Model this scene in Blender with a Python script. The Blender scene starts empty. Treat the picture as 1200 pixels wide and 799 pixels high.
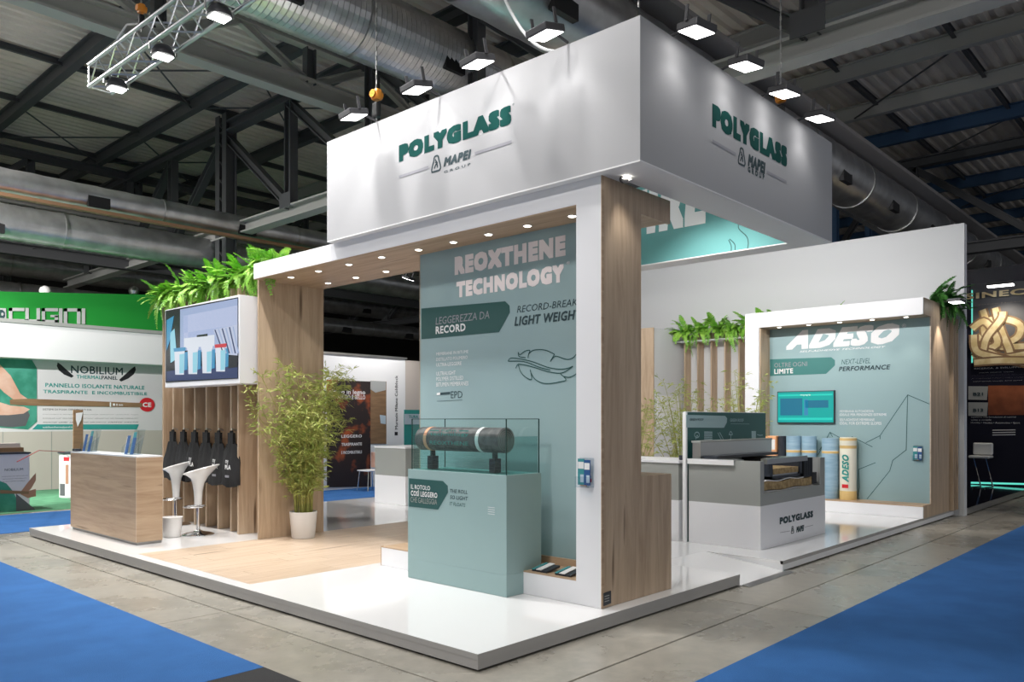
import bpy, bmesh, math, random
import numpy as np
from mathutils import Vector, Matrix

# ------------------------------------------------------------------ camera, world, exposure
scene = bpy.context.scene
COL = scene.collection
F_PX = 935.0; TH = math.radians(42.6); HY = 491.4
FW = np.array([math.cos(TH), math.sin(TH), 0.0]); RT = np.array([math.sin(TH), -math.cos(TH), 0.0]); UPV = np.array([0, 0, 1.0])
CAM = np.array([-3.6772, -3.6836, 1.65])
cd = bpy.data.cameras.new('camera'); cam = bpy.data.objects.new('camera', cd); COL.objects.link(cam)
cam.location = CAM.tolist(); cam.rotation_euler = (math.radians(90), 0, TH - math.pi / 2)
cd.sensor_fit = 'HORIZONTAL'; cd.sensor_width = 36; cd.lens = F_PX / 1200 * 36
cd.shift_y = (HY - 399.5) / 1200; cd.clip_end = 300
scene.camera = cam

w = bpy.data.worlds.new('hall_daylight'); scene.world = w; w.use_nodes = True
w.node_tree.nodes['Background'].inputs[0].default_value = (0.93, 0.96, 1.0, 1)
w.node_tree.nodes['Background'].inputs[1].default_value = 0.38
scene.view_settings.view_transform = 'Standard'; scene.view_settings.look = 'None'
scene.view_settings.exposure = 0.32; scene.view_settings.gamma = 1.0; scene.view_settings.use_curve_mapping = False

P_FLOOD_L, P_FLOOD_R, P_TRUSS, P_DOWN, P_IN = 5, 3.5, 430, 6, 270

def spot(name, loc, target, energy, angle=80, blend=.6, color=(1, .97, .93), radius=.08):
    l = bpy.data.lights.new(name, 'SPOT'); l.energy = energy; l.spot_size = math.radians(angle); l.spot_blend = blend
    l.color = color; l.shadow_soft_size = radius
    o = bpy.data.objects.new(name, l); COL.objects.link(o); o.location = loc
    d = Vector(target) - Vector(loc); o.rotation_euler = d.to_track_quat('-Z', 'Y').to_euler()
    return o

# lamps added out of view over the aisles (housings built further below)
ADDED_HALL_LAMPS = [(-4.5, 9.0, 8.6), (-4.8, -.5, 8.6), (-4.5, -7.0, 8.6), (4.0, -7.0, 8.6), (12.0, -7.0, 8.6), (20, -7, 8.6), (-1.6, 13.2, 8.6), (-4.5, 17.0, 8.6)]
ADDED_HALL_E = [60, 330, 40, 40, 40, 50, 700, 300]
for (x, y, z), e in zip(ADDED_HALL_LAMPS, ADDED_HALL_E):
    l = bpy.data.lights.new('added_hall_light', 'AREA'); l.shape = 'SQUARE'; l.size = .9; l.energy = e; l.color = (1, .97, .94)
    o = bpy.data.objects.new('added_hall_light', l); COL.objects.link(o); o.location = (x, y, z - .12)

# ------------------------------------------------------------------ helpers
random.seed(7); R = random.random
def ru(a, b): return a + (b - a) * R()
def ray(x, y): return FW + RT * (x - 600) / F_PX + UPV * (HY - y) / F_PX
def on(pl, val, px, py):
    r = ray(px, py); i = 'XYZ'.index(pl); return Vector((CAM + r * (val - CAM[i]) / r[i]).tolist())

class MB:
    def __init__(s): s.v = []; s.f = []
    def add(s, vs, fs):
        n = len(s.v); s.v += [tuple(v) for v in vs]; s.f += [tuple(i + n for i in f) for f in fs]; return s
    def box(s, x0, y0, z0, x1, y1, z1):
        vs = [(x, y, z) for x in (x0, x1) for y in (y0, y1) for z in (z0, z1)]
        return s.add(vs, [(0, 1, 3, 2), (4, 6, 7, 5), (0, 4, 5, 1), (2, 3, 7, 6), (0, 2, 6, 4), (1, 5, 7, 3)])
    def frame(s, p0, p1, up=(0, 0, 1)):
        p0 = Vector(p0); p1 = Vector(p1); d = (p1 - p0).normalized(); u = Vector(up)
        if abs(d.dot(u)) > .98: u = Vector((1, 0, 0))
        a = d.cross(u).normalized(); b = a.cross(d).normalized(); return p0, p1, d, a, b
    def bar(s, p0, p1, wa, wb, up=(0, 0, 1)):
        p0, p1, d, a, b = s.frame(p0, p1, up)
        vs = [p + a * i * wa / 2 + b * j * wb / 2 for p in (p0, p1) for i, j in ((-1, -1), (1, -1), (1, 1), (-1, 1))]
        return s.add(vs, [(3, 2, 1, 0), (4, 5, 6, 7)] + [(i, (i + 1) % 4, (i + 1) % 4 + 4, i + 4) for i in range(4)])
    def ibeam(s, p0, p1, h, wd, t=.02, up=(0, 0, 1)):
        p0, p1, d, a, b = s.frame(p0, p1, up)
        s.bar(p0, p1, t, h, up)
        for k in (-1, 1): s.bar(p0 + b * k * (h / 2), p1 + b * k * (h / 2), wd, t * 1.3, up)
        return s
    def tube(s, p0, p1, r, n=10, r1=None, cap=True):
        p0, p1, d, a, b = s.frame(p0, p1); r1 = r if r1 is None else r1
        vs = [p + (a * math.cos(2 * math.pi * k / n) + b * math.sin(2 * math.pi * k / n)) * q for p, q in ((p0, r), (p1, r1)) for k in range(n)]
        fs = [(k, (k + 1) % n, (k + 1) % n + n, k + n) for k in range(n)]
        if cap: fs += [tuple(range(n))[::-1], tuple(range(n, 2 * n))]
        return s.add(vs, fs)
    def path(s, pts, r, n=6):
        for a, b in zip(pts[:-1], pts[1:]): s.tube(a, b, r, n)
        return s
    def lathe(s, prof, c=(0, 0, 0), n=28, fn=None):
        vs = []
        for (r, z) in prof:
            for k in range(n):
                a = 2 * math.pi * k / n; p = Vector((r * math.cos(a), r * math.sin(a), z))
                if fn: p = fn(p)
                vs.append(p + Vector(c))
        m = len(prof)
        fs = [(i * n + k, i * n + (k + 1) % n, (i + 1) * n + (k + 1) % n, (i + 1) * n + k) for i in range(m - 1) for k in range(n)]
        fs += [tuple(range(n))[::-1], tuple(range((m - 1) * n, m * n))]
        return s.add(vs, fs)
    def prism(s, pts, off):
        off = Vector(off); n = len(pts); a = [Vector(p) for p in pts]
        vs = a + [p + off for p in a]
        fs = [tuple(range(n))[::-1], tuple(range(n, 2 * n))] + [(i, (i + 1) % n, (i + 1) % n + n, i + n) for i in range(n)]
        return s.add(vs, fs)
    def mesh(s, name, smooth=False, off=(0, 0, 0)):
        me = bpy.data.meshes.new(name); o = Vector(off)
        me.from_pydata([tuple(Vector(v) - o) for v in s.v], [], s.f)
        bm = bmesh.new(); bm.from_mesh(me); bmesh.ops.recalc_face_normals(bm, faces=bm.faces)
        if smooth:
            for f in bm.faces: f.smooth = True
            for e in bm.edges:
                if len(e.link_faces) == 2 and e.calc_face_angle(0) > .7: e.smooth = False
        bm.to_mesh(me); bm.free(); me.update(); return me
    def build(s, name, mat, parent=None, smooth=False, bevel=0, kind=None):
        off = ROOT(parent)
        me = s.mesh(name, smooth, off); me.materials.append(mat)
        o = bpy.data.objects.new(name, me); COL.objects.link(o)
        if parent: o.parent = parent
        if bevel:
            m = o.modifiers.new('bevel', 'BEVEL'); m.width = bevel; m.segments = 2; m.limit_method = 'ANGLE'
        if kind: o['kind'] = kind
        return o

def ROOT(p):
    o = Vector((0, 0, 0))
    while p: o += p.location; p = p.parent
    return o
def thing(name, label, cat, loc=(0, 0, 0), group=None):
    o = bpy.data.objects.new(name, None); COL.objects.link(o); o.location = loc; o.empty_display_size = .1
    o['label'] = label; o['category'] = cat
    if group: o['group'] = group
    return o
def tag(o, label, cat, group=None):
    o['label'] = label; o['category'] = cat
    if group: o['group'] = group
    return o
def struct(o): o['kind'] = 'structure'; return o
def copy_tree(o, parent=None):
    c = o.copy(); COL.objects.link(c)
    if parent: c.parent = parent
    for ch in list(o.children): copy_tree(ch, c)
    return c
def box(name, mat, b, parent=None, bevel=0): return MB().box(*b).build(name, mat, parent, bevel=bevel)

# ------------------------------------------------------------------ materials
M = {}
def mat(name, col, rough=.5, metal=0, spec=.5, emit=None, es=0, alpha=1, trans=0, ior=1.45, noise=None, bump=None, coat=0):
    m = bpy.data.materials.new(name); m.use_nodes = True; nt = m.node_tree; b = nt.nodes['Principled BSDF']
    b.inputs['Base Color'].default_value = (*col, 1); b.inputs['Roughness'].default_value = rough; b.inputs['Metallic'].default_value = metal
    b.inputs['Specular IOR Level'].default_value = spec; b.inputs['IOR'].default_value = ior
    b.inputs['Transmission Weight'].default_value = trans; b.inputs['Alpha'].default_value = alpha; b.inputs['Coat Weight'].default_value = coat
    if emit: b.inputs['Emission Color'].default_value = (*emit, 1); b.inputs['Emission Strength'].default_value = es
    if noise or bump:
        tc = nt.nodes.new('ShaderNodeTexCoord'); mp = nt.nodes.new('ShaderNodeMapping'); nt.links.new(tc.outputs['Object'], mp.inputs[0])
        nz = nt.nodes.new('ShaderNodeTexNoise'); nt.links.new(mp.outputs[0], nz.inputs[0]); nz.inputs['Detail'].default_value = 5
        if noise:
            sc, c2, lo, hi = noise; mp.inputs['Scale'].default_value = sc if isinstance(sc, tuple) else (sc,) * 3; nz.inputs['Scale'].default_value = 1
            rp = nt.nodes.new('ShaderNodeMapRange'); rp.inputs[1].default_value = lo; rp.inputs[2].default_value = hi
            mx = nt.nodes.new('ShaderNodeMix'); mx.data_type = 'RGBA'; mx.inputs[6].default_value = (*col, 1); mx.inputs[7].default_value = (*c2, 1)
            nt.links.new(nz.outputs['Fac'], rp.inputs[0]); nt.links.new(rp.outputs[0], mx.inputs[0]); nt.links.new(mx.outputs[2], b.inputs['Base Color'])
        if bump:
            sc, st = bump; n2 = nt.nodes.new('ShaderNodeTexNoise'); n2.inputs['Scale'].default_value = sc; nt.links.new(tc.outputs['Object'], n2.inputs[0])
            bp = nt.nodes.new('ShaderNodeBump'); bp.inputs['Strength'].default_value = st; bp.inputs['Distance'].default_value = .01
            nt.links.new(n2.outputs['Fac'], bp.inputs['Height']); nt.links.new(bp.outputs[0], b.inputs['Normal'])
    M[name] = m; return m

def wood(name, scale, c1=(.52, .375, .25), c2=(.36, .235, .145), rough=.45):
    m = bpy.data.materials.new(name); m.use_nodes = True; nt = m.node_tree; b = nt.nodes['Principled BSDF']; L = nt.links.new
    tc = nt.nodes.new('ShaderNodeTexCoord'); mp = nt.nodes.new('ShaderNodeMapping'); mp.inputs['Scale'].default_value = scale
    L(tc.outputs['Object'], mp.inputs[0])
    nz = nt.nodes.new('ShaderNodeTexNoise'); nz.inputs['Scale'].default_value = 1.0; nz.inputs['Detail'].default_value = 8; nz.inputs['Roughness'].default_value = .65; nz.inputs['Distortion'].default_value = .6
    L(mp.outputs[0], nz.inputs[0])
    cr = nt.nodes.new('ShaderNodeValToRGB'); e = cr.color_ramp.elements
    e[0].position = .3; e[0].color = (*c2, 1); e[1].position = .62; e[1].color = (*c1, 1); L(nz.outputs['Fac'], cr.inputs[0])
    # knots
    m2 = nt.nodes.new('ShaderNodeMapping'); m2.inputs['Scale'].default_value = tuple(.22 * s for s in scale); L(tc.outputs['Object'], m2.inputs[0])
    vo = nt.nodes.new('ShaderNodeTexNoise'); vo.inputs['Scale'].default_value = 4.2; vo.inputs['Detail'].default_value = 1; L(m2.outputs[0], vo.inputs[0])
    mr = nt.nodes.new('ShaderNodeMapRange'); mr.inputs[1].default_value = .70; mr.inputs[2].default_value = .80; L(vo.outputs['Fac'], mr.inputs[0])
    mx = nt.nodes.new('ShaderNodeMix'); mx.data_type = 'RGBA'; L(mr.outputs[0], mx.inputs[0]); L(cr.outputs[0], mx.inputs[6]); mx.inputs[7].default_value = (c2[0] * .4, c2[1] * .35, c2[2] * .3, 1)
    L(mx.outputs[2], b.inputs['Base Color']); b.inputs['Roughness'].default_value = rough
    M[name] = m; return m
wood('oak_vertical', (11, 11, .9), (.56, .42, .29), (.38, .265, .17)); wood('oak_horizontal', (.9, .9, 13)); wood('oak_along_y', (11, .8, 11)); wood('oak_along_x', (.9, 13, 13), (.62, .49, .37), (.47, .35, .25), .35)
mat('white_laminate', (.80, .80, .82), .35)
mat('white_gloss', (.83, .83, .83), .10, coat=.3)
mat('white_matt', (.78, .79, .80), .6)
mat('skirting_grey', (.40, .39, .38), .45)
mat('shadow_gap', (.01, .01, .01), .8)
mat('fascia_fabric', (.43, .43, .44), .8, bump=(60, .05))
mat('wall_fabric', (.66, .67, .68), .8, bump=(60, .05))
mat('teal_panel', (.29, .41, .43), .55)
mat('teal_panel_pale', (.29, .42, .44), .5)
mat('plinth_teal', (.285, .41, .41), .45)
mat('dark_teal', (.018, .085, .08), .5)
mat('mid_teal', (.045, .19, .18), .5)
mat('logo_green', (.010, .068, .060), .9, spec=.1)
mat('banner_teal', (.12, .33, .32), .7)
mat('print_white', (.80, .80, .80), .6)
mat('print_grey', (.30, .30, .33), .6)
mat('print_rose', (.86, .79, .79), .6)
mat('print_teal', (.03, .30, .27), .6)
mat('print_black', (.015, .015, .018), .6)
mat('ink_dark', (.02, .05, .06), .6)
mat('grey_band', (.33, .34, .32), .45)
mat('steel', (.55, .55, .54), .3, 1)
mat('chrome', (.75, .75, .76), .08, 1)
mat('alu', (.72, .72, .76), .3, 1)
mat('duct_metal', (.68, .68, .69), .34, .9, noise=(3, (.50, .50, .51), .35, .65), bump=(14, .15))
mat('copper_strip', (.45, .26, .15), .45, .5)
mat('hall_steel_dark', (.085, .087, .092), .5)
mat('hall_steel_grey', (.42, .42, .40), .5)
mat('hall_steel_blue', (.04, .095, .19), .5)
mat('deck_sheet', (.80, .73, .65), .55, noise=(.6, (.66, .60, .53), .4, .6))
mat('hall_wall', (.07, .066, .063), .8)
mat('cable_tray', (.32, .30, .29), .5)
mat('carpet_blue', (.022, .115, .33), .95, noise=(2.2, (.028, .135, .385), .4, .62), bump=(160, .5))
mat('carpet_charcoal', (.035, .035, .036), .95, bump=(160, .5))
mat('carpet_green', (.075, .24, .125), .9, noise=(4, (.10, .30, .16), .4, .6))
mat('orange_hoist', (.8, .28, .03), .4)
mat('rubber_black', (.012, .012, .013), .5)
mat('fabric_black', (.010, .010, .011), .75, bump=(25, .4))
mat('lamp_led', (1, 1, 1), .5, emit=(1, .98, .96), es=7)
mat('downlight_led', (1, 1, 1), .5, emit=(1, .93, .82), es=8)
mat('lamp_housing', (.05, .05, .055), .4)
mat('pot_white', (.78, .76, .74), .35)
mat('soil', (.05, .035, .025), .9)
mat('stool_white', (.85, .85, .84), .18, coat=.4)
mat('cane', (.36, .33, .09), .5, noise=((3, 3, 14), (.25, .27, .06), .4, .6))
mat('bamboo_leaf', (.28, .36, .07), .5, noise=(9, (.50, .50, .16), .4, .66))
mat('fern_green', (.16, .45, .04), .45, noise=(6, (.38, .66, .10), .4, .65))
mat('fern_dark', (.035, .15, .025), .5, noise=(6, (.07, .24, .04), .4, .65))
mat('membrane_black', (.035, .035, .036), .5, noise=(12, (.11, .11, .11), .4, .6), bump=(60, .3))
mat('roll_blue', (.25, .40, .52), .5, noise=((3, 3, 20), (.32, .47, .58), .4, .6))
mat('roll_cream', (.78, .74, .62), .5)
mat('roll_yellow', (.72, .50, .20), .5)
mat('band_orange', (.80, .36, .20), .5)
mat('paper_orange', (.85, .42, .20), .5)
mat('screen_teal', (.02, .02, .02), .2, emit=(.0, .46, .42), es=.7)
mat('screen_teal_dark', (.02, .02, .02), .2, emit=(.01, .20, .33), es=.7)
mat('screen_teal_light', (.02, .02, .02), .2, emit=(.02, .75, .62), es=.7)
for n, c in dict(sky=(.42, .52, .78), pale=(.62, .68, .88), navy=(.03, .05, .16), black=(.004, .005, .012), white=(.85, .9, 1), blue=(.05, .33, .6), red=(.7, .03, .05), cyan=(.35, .75, .9)).items():
    mat('screen_' + n, (.02, .02, .02), .2, emit=c, es=.62)
mat('green_banner', (.008, .23, .025), .6)
mat('nob_white', (.70, .665, .68), .6)
mat('nob_green', (.035, .24, .16), .6, noise=(3, (.07, .33, .24), .4, .6))
mat('beige', (.55, .49, .44), .6)
mat('skin_print', (.65, .36, .26), .6, noise=(3, (.72, .47, .37), .4, .6))
mat('skin_dark', (.42, .22, .14), .6)
mat('brown_print', (.22, .13, .07), .6, noise=((2, 2, 14), (.28, .17, .09), .4, .6))
mat('red_print', (.62, .02, .03), .5)
mat('navy_wall', (.014, .014, .028), .25)
mat('gold_print', (.62, .48, .24), .5, noise=(4, (.80, .68, .42), .4, .6))
mat('grey_print', (.11, .11, .12), .6)
mat('rust_print', (.22, .06, .025), .6, noise=(1.5, (.45, .13, .05), .45, .65))
mat('black_gloss', (.012, .012, .016), .06)
mat('label_grey', (.40, .41, .40), .5)
mat('led_teal', (.1, .1, .1), .4, emit=(.1, .62, .5), es=1.0)
mat('fire_print', (.03, .02, .02), .6, noise=(1.6, (.45, .10, .03), .52, .64))
mat('insulation', (.46, .33, .16), .8, noise=(20, (.30, .20, .09), .4, .6), bump=(40, .5))
mat('dark_frame', (.03, .035, .045), .4)
mat('brochure_blue', (.03, .10, .28), .35); mat('brochure_teal', (.05, .28, .30), .35); mat('brochure_pale', (.50, .60, .68), .35)

def glass(name, tint, rough=0):
    m = bpy.data.materials.new(name); m.use_nodes = True; nt = m.node_tree; nt.nodes.clear()
    o = nt.nodes.new('ShaderNodeOutputMaterial'); mx = nt.nodes.new('ShaderNodeMixShader'); t = nt.nodes.new('ShaderNodeBsdfTransparent')
    g = nt.nodes.new('ShaderNodeBsdfGlossy'); fr = nt.nodes.new('ShaderNodeFresnel'); fr.inputs[0].default_value = 1.5
    t.inputs[0].default_value = (*tint, 1); g.inputs['Roughness'].default_value = rough; g.inputs[0].default_value = (1, 1, 1, 1)
    L = nt.links.new; ge = nt.nodes.new('ShaderNodeNewGeometry'); mu = nt.nodes.new('ShaderNodeMath'); mu.operation = 'MULTIPLY'; iv = nt.nodes.new('ShaderNodeMath'); iv.operation = 'SUBTRACT'; iv.inputs[0].default_value = 1
    L(ge.outputs['Backfacing'], iv.inputs[1]); L(fr.outputs[0], mu.inputs[0]); L(iv.outputs[0], mu.inputs[1]); L(mu.outputs[0], mx.inputs[0]); L(t.outputs[0], mx.inputs[1]); L(g.outputs[0], mx.inputs[2]); L(mx.outputs[0], o.inputs[0])
    M[name] = m; return m
glass('glass_pane', (.955, .985, .98)); glass('water', (.70, .86, .85)); glass('acrylic', (.90, .93, .95)); mat('glass_edge', (.02, .06, .055), .2)

# concrete
def concrete():
    m = bpy.data.materials.new('concrete'); m.use_nodes = True; nt = m.node_tree; b = nt.nodes['Principled BSDF']; L = nt.links.new
    tc = nt.nodes.new('ShaderNodeNewGeometry')
    n1 = nt.nodes.new('ShaderNodeTexNoise'); n1.inputs['Scale'].default_value = .9; n1.inputs['Detail'].default_value = 9; n1.inputs['Roughness'].default_value = .62
    n2 = nt.nodes.new('ShaderNodeTexNoise'); n2.inputs['Scale'].default_value = 7; n2.inputs['Detail'].default_value = 6; n2.inputs['Roughness'].default_value = .7
    for n in (n1, n2): L(tc.outputs['Position'], n.inputs[0])
    cr = nt.nodes.new('ShaderNodeValToRGB'); e = cr.color_ramp.elements
    e[0].position = .26; e[0].color = (.26, .245, .21, 1); e[1].position = .72; e[1].color = (.40, .38, .335, 1); L(n1.outputs['Fac'], cr.inputs[0])
    c2 = nt.nodes.new('ShaderNodeValToRGB'); e = c2.color_ramp.elements
    e[0].position = .3; e[0].color = (.84, .84, .84, 1); e[1].position = .66; e[1].color = (1.08, 1.07, 1.05, 1); L(n2.outputs['Fac'], c2.inputs[0])
    mx = nt.nodes.new('ShaderNodeMix'); mx.data_type = 'RGBA'; mx.blend_type = 'MULTIPLY'; mx.inputs[0].default_value = 1
    L(cr.outputs[0], mx.inputs[6]); L(c2.outputs[0], mx.inputs[7]); L(mx.outputs[2], b.inputs['Base Color'])
    mr = nt.nodes.new('ShaderNodeMapRange'); mr.inputs[1].default_value = .3; mr.inputs[2].default_value = .7; mr.inputs[3].default_value = .16; mr.inputs[4].default_value = .42
    L(n1.outputs['Fac'], mr.inputs[0]); L(mr.outputs[0], b.inputs['Roughness'])
    M['concrete'] = m
concrete()

# ------------------------------------------------------------------ flat print on planes
NRM = {'X': Vector((-1, 0, 0)), 'Y': Vector((0, -1, 0))}
RGT = {'X': Vector((0, -1, 0)), 'Y': Vector((1, 0, 0))}
def flat(parent, name, pl, val, pts, m, d=.003):
    P = [on(pl, val, *p) for p in pts]
    return MB().prism(P, NRM[pl] * d).build(name, M[m], parent)
def stroke(parent, name, pl, val, pts, wd, m, d=.003, closed=False, curve=True):
    P = [on(pl, val, *p) for p in pts]
    if curve:
        Q = []
        n = len(P)
        for i in range(n - 1):
            a, b, c, e = P[max(i - 1, 0)], P[i], P[i + 1], P[min(i + 2, n - 1)]
            for k in range(4):
                t = k / 4
                Q.append(.5 * ((2 * b) + (c - a) * t + (2 * a - 5 * b + 4 * c - e) * t * t + (3 * b - a - 3 * c + e) * t ** 3))
        Q.append(P[-1]); P = Q
    P = [p for k, p in enumerate(P) if k == 0 or (p - P[k - 1]).length > 1e-5]; N = NRM[pl]; vs = []; m_ = len(P)
    for k, p in enumerate(P):
        a = (p - P[k - 1]).normalized() if k else None; b = (P[k + 1] - p).normalized() if k < m_ - 1 else None
        t = (a + b) if (a is not None and b is not None) else (a if b is None else b)
        t = t.normalized() if t.length > .2 else (a if a is not None else b)
        sd = t.cross(N).normalized(); q = 1.0
        if a is not None and b is not None: q = min(1 / max(.35, abs(t.dot(b))), 1.8)
        vs += [p + sd * wd / 2 * q + N * d, p - sd * wd / 2 * q + N * d]
    return MB().add(vs, [(2 * k, 2 * k + 2, 2 * k + 3, 2 * k + 1) for k in range(m_ - 1)]).build(name, M[m], parent)
def lettering(parent, s, pl, O, height, width, m, bold=0, shear=0, d=.002, rot=0, name='lettering'):
    if height < .05: bold *= .3
    cu = bpy.data.curves.new('t', 'FONT'); cu.body = s; cu.size = 1; cu.shear = shear; cu.resolution_u = 2; cu.fill_mode = 'FRONT'; cu.extrude = 0
    if bold > 0: cu.space_character = 1 + bold * 2.6
    t = bpy.data.objects.new('t', cu); COL.objects.link(t)
    dg = bpy.context.evaluated_depsgraph_get(); me = bpy.data.meshes.new_from_object(t.evaluated_get(dg))
    bpy.data.objects.remove(t); bpy.data.curves.remove(cu)
    co = np.array([v.co[:] for v in me.vertices]); fs = [tuple(p.vertices) for p in me.polygons]; bpy.data.meshes.remove(me)
    x0 = co[:, 0].min(); x1 = co[:, 0].max(); y0 = 0.; y1 = co[:, 1].max(); r = max(bold, 0)
    if all(c in '-_.' for c in s): y0 = co[:, 1].min()
    sx = width / (x1 - x0 + 2 * r); sy = height / (y1 - y0 + 2 * r)
    Rv, N = RGT[pl], NRM[pl]; U = Vector((0, 0, 1))
    if rot: Rv, U = U, -Rv
    O = Vector(O) - ROOT(parent); vs = []; F = []
    G = (-1, -.5, 0, .5, 1) if height > .06 else (-1, 1)
    sh = [(gx * r, gy * r) for gx in G for gy in G if max(abs(gx), abs(gy)) == 1 or height > .06]
    if not r: sh = [(0, 0)]
    for k, (ax, ay) in enumerate(sh):
        n = len(vs); vs += [tuple(O + Rv * ((c[0] + ax - x0 + r) * sx) + U * ((c[1] + ay - y0 + r) * sy) + N * (d + k * .00006)) for c in co]; F += [tuple(i + n for i in f) for f in fs]
    me = bpy.data.meshes.new(name); me.from_pydata(vs, [], F); me.materials.append(M[m])
    o = bpy.data.objects.new(name, me); COL.objects.link(o); o.parent = parent
    return o
def txt(parent, s, pl, val, a, b, m, bold=0, shear=0, d=.002, name='lettering'):
    """a = lower-left corner, b = upper-right corner of the printed line, as seen on the plane"""
    A = on(pl, val, *a); B = on(pl, val, *b); wd = (B - A).dot(RGT[pl]); vp = (1454, HY) if pl == 'Y' else (-416, HY)
    y = vp[1] + (a[1] - vp[1]) * (b[0] - vp[0]) / (a[0] - vp[0])
    h = B.z - on(pl, val, b[0], y).z
    return lettering(parent, s, pl, A, h, wd, m, bold, shear, d, name=name)

# ------------------------------------------------------------------ hall floor
fl = MB().box(-30, -30, -.3, 60, 60, -.012).build('floor', M['concrete']); struct(fl)
proto = None
for i in range(-3, 7):
    for j in range(-3, 7):
        x0 = -.3 + 3.3 * i; y0 = -.55 + 3.32 * j
        if x0 > 20 or y0 > 20 or x0 + y0 < -14: continue
        if proto is None:
            proto = MB().box(.008, .008, -.02, 3.292, 3.312, 0).build('concrete_slab', M['concrete'], fl, bevel=.004); o = proto
        else:
            o = proto.copy(); COL.objects.link(o)
        o.location = (x0, y0, ru(-.0015, 0))
ca = tag(box('carpet', M['carpet_blue'], (-9, 1.12, .0005, -.89, 8.0, .006)), 'blue exhibition carpet in the lower left, along the left aisle', 'carpet')
ca = tag(box('carpet', M['carpet_charcoal'], (-9, -1.12, .0005, -.89, 1.115, .006)), 'charcoal grey carpet strip at the bottom edge, ending the blue carpet', 'carpet')
ca = tag(box('carpet', M['carpet_blue'], (.3, -9, .0005, 26, -1.14, .006)), 'large blue exhibition carpet in the lower right, along the right aisle', 'carpet')
ca = tag(box('carpet', M['carpet_blue'], (-9, 9.5, .0005, 14, 12.0, .006)), 'blue aisle carpet behind the white stand platform', 'carpet')
ca = tag(box('carpet', M['carpet_green'], (-9, 12.25, .0005, 14, 22, .006)), 'green carpet under the insulation panel booth', 'carpet')

# ------------------------------------------------------------------ stand platform
pf = thing('stand_platform', 'raised glossy white stand platform with grey skirting and inset oak floor', 'platform', (0, 0, 0))
XR1, XR2, XE, YB = 3.66, 4.66, 11.72, 8.95
mb = MB()
mb.box(0, 0, .085, XR1, 3.12, .12).box(XR1, .95, .085, XR2, 3.12, .12).box(XR2, 0, .085, XE, 3.12, .12)
mb.box(0, 5.60, .085, XE, YB, .12).box(0, 3.12, .085, .13, 5.60, .12).box(6.1, 3.12, .085, XE, 5.6, .12)
mb.build('deck', M['white_gloss'], pf)
mb = MB(); mb.box(.13, 3.12, .06, 6.1, 5.6, .112).build('underlay', M['shadow_gap'], pf)
for (n, b) in (('skirting', (0.002, .002, .016, .03, YB, .085)), ('skirting', (.03, .002, .016, XR1, .03, .085)), ('skirting', (XR2, .002, .016, XE, .03, .085)), ('skirting', (XR1 - .03, .03, .016, XR1, .95, .085)), ('skirting', (XR2, .03, .016, XR2 + .03, .95, .085))):
    box(n, M['skirting_grey'] if b[0] < 3 and b[3] < 5 else M['white_matt'], b, pf)
MB().box(-.001, -.001, .08, .03, YB, .1185).box(.03, -.001, .08, XR1, .03, .1185).box(XR2, -.001, .08, XE, .03, .1185).build('edge_trim', M['skirting_grey'], pf)
MB().box(.04, .04, .0, XR1 - .04, YB - .04, .08).box(XR2 + .04, .04, 0, XE - .04, YB - .04, .08).build('support_frame', M['shadow_gap'], pf)
MB().prism([(XR1, -.02, .012), (XR1, .95, .12), (XR1, .95, .09), (XR1, -.02, .0)], (XR2 - XR1, 0, 0)).build('ramp', M['white_gloss'], pf)
MB().prism([(XR1 + .01, -.10, .001), (XR1 + .01, -.02, .016), (XR1 + .01, -.02, .001)], (XR2 - XR1 + .06, 0, 0)).build('ramp_threshold', M['steel'], pf)
rows = 12; wy = (5.60 - 3.12) / rows; pk = []
for r in range(rows):
    x = .13 - ru(0, 1.2)
    while x < 6.1:
        x1 = x + 1.35; a, b = max(x, .13), min(x1, 6.1)
        if b - a > .05:
            o = MB().box(a + .0015, 3.12 + r * wy + .0015, .10, b - .0015, 3.12 + (r + 1) * wy - .0015, .1205).build('floorboard', M['oak_along_x'], pf)
            sh = Vector((ru(-9, 9), ru(-9, 9), 0))
            o.data.transform(Matrix.Translation(-sh)); o.location = sh
        x = x1

# ------------------------------------------------------------------ portal with technology panel
X0, X1 = 1.55, 2.59; ZT = 3.62
po = thing('display_portal', 'tall white and oak portal frame around the dark teal technology panel, under the fascia', 'display portal', (1.55, .14, .12))
# white front: column, header, low base
MB().box(X0, .145, .122, X0 + .03, .40, 3.43).build('front_column', M['white_laminate'], po)
MB().box(X0, .145, 3.43, X0 + .03, 5.57, ZT).build('front_header', M['white_laminate'], po)
MB().box(X0, .40, .122, X0 + .03, 2.98, .312).build('front_base', M['white_laminate'], po)
# oak sides
def cshape(y0, y1, nm):
    pts = [(X0 + .03, .122), (X1 + .02, .122), (X1 + .02, 1.16), (2.12, 1.16), (2.12, 3.415), (X1, 3.415), (X1, ZT), (X0 + .03, ZT)]
    return MB().prism([(x, y0, z) for x, z in pts], (0, y1 - y0, 0)).build(nm, M['oak_vertical'], po)
cshape(.14, .17, 'side_panel')
MB().box(X0 - .001, .139, .122, X0 + .031, .146, ZT).build('edge_band', M['oak_horizontal'], po)
MB().box(X0 + .004, .394, .318, X0 + .45, .401, 3.428).box(X0 + .004, .40, 3.422, X0 + .03, 5.57, 3.43).box(X0 - .001, 2.98, .122, X0 + .03, 2.99, .325).box(X0-.001, .4, .312, X0 + .03, 2.98, .322).build('edge_band', M['oak_along_y'], po)
MB().box(X0 + .03, .17, 3.425, X1, 5.57, 3.445).build('soffit', M['oak_along_y'], po)
MB().box(X0 + .03, .17, ZT - .02, X1, 5.57, ZT).build('header_top', M['white_matt'], po)
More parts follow.
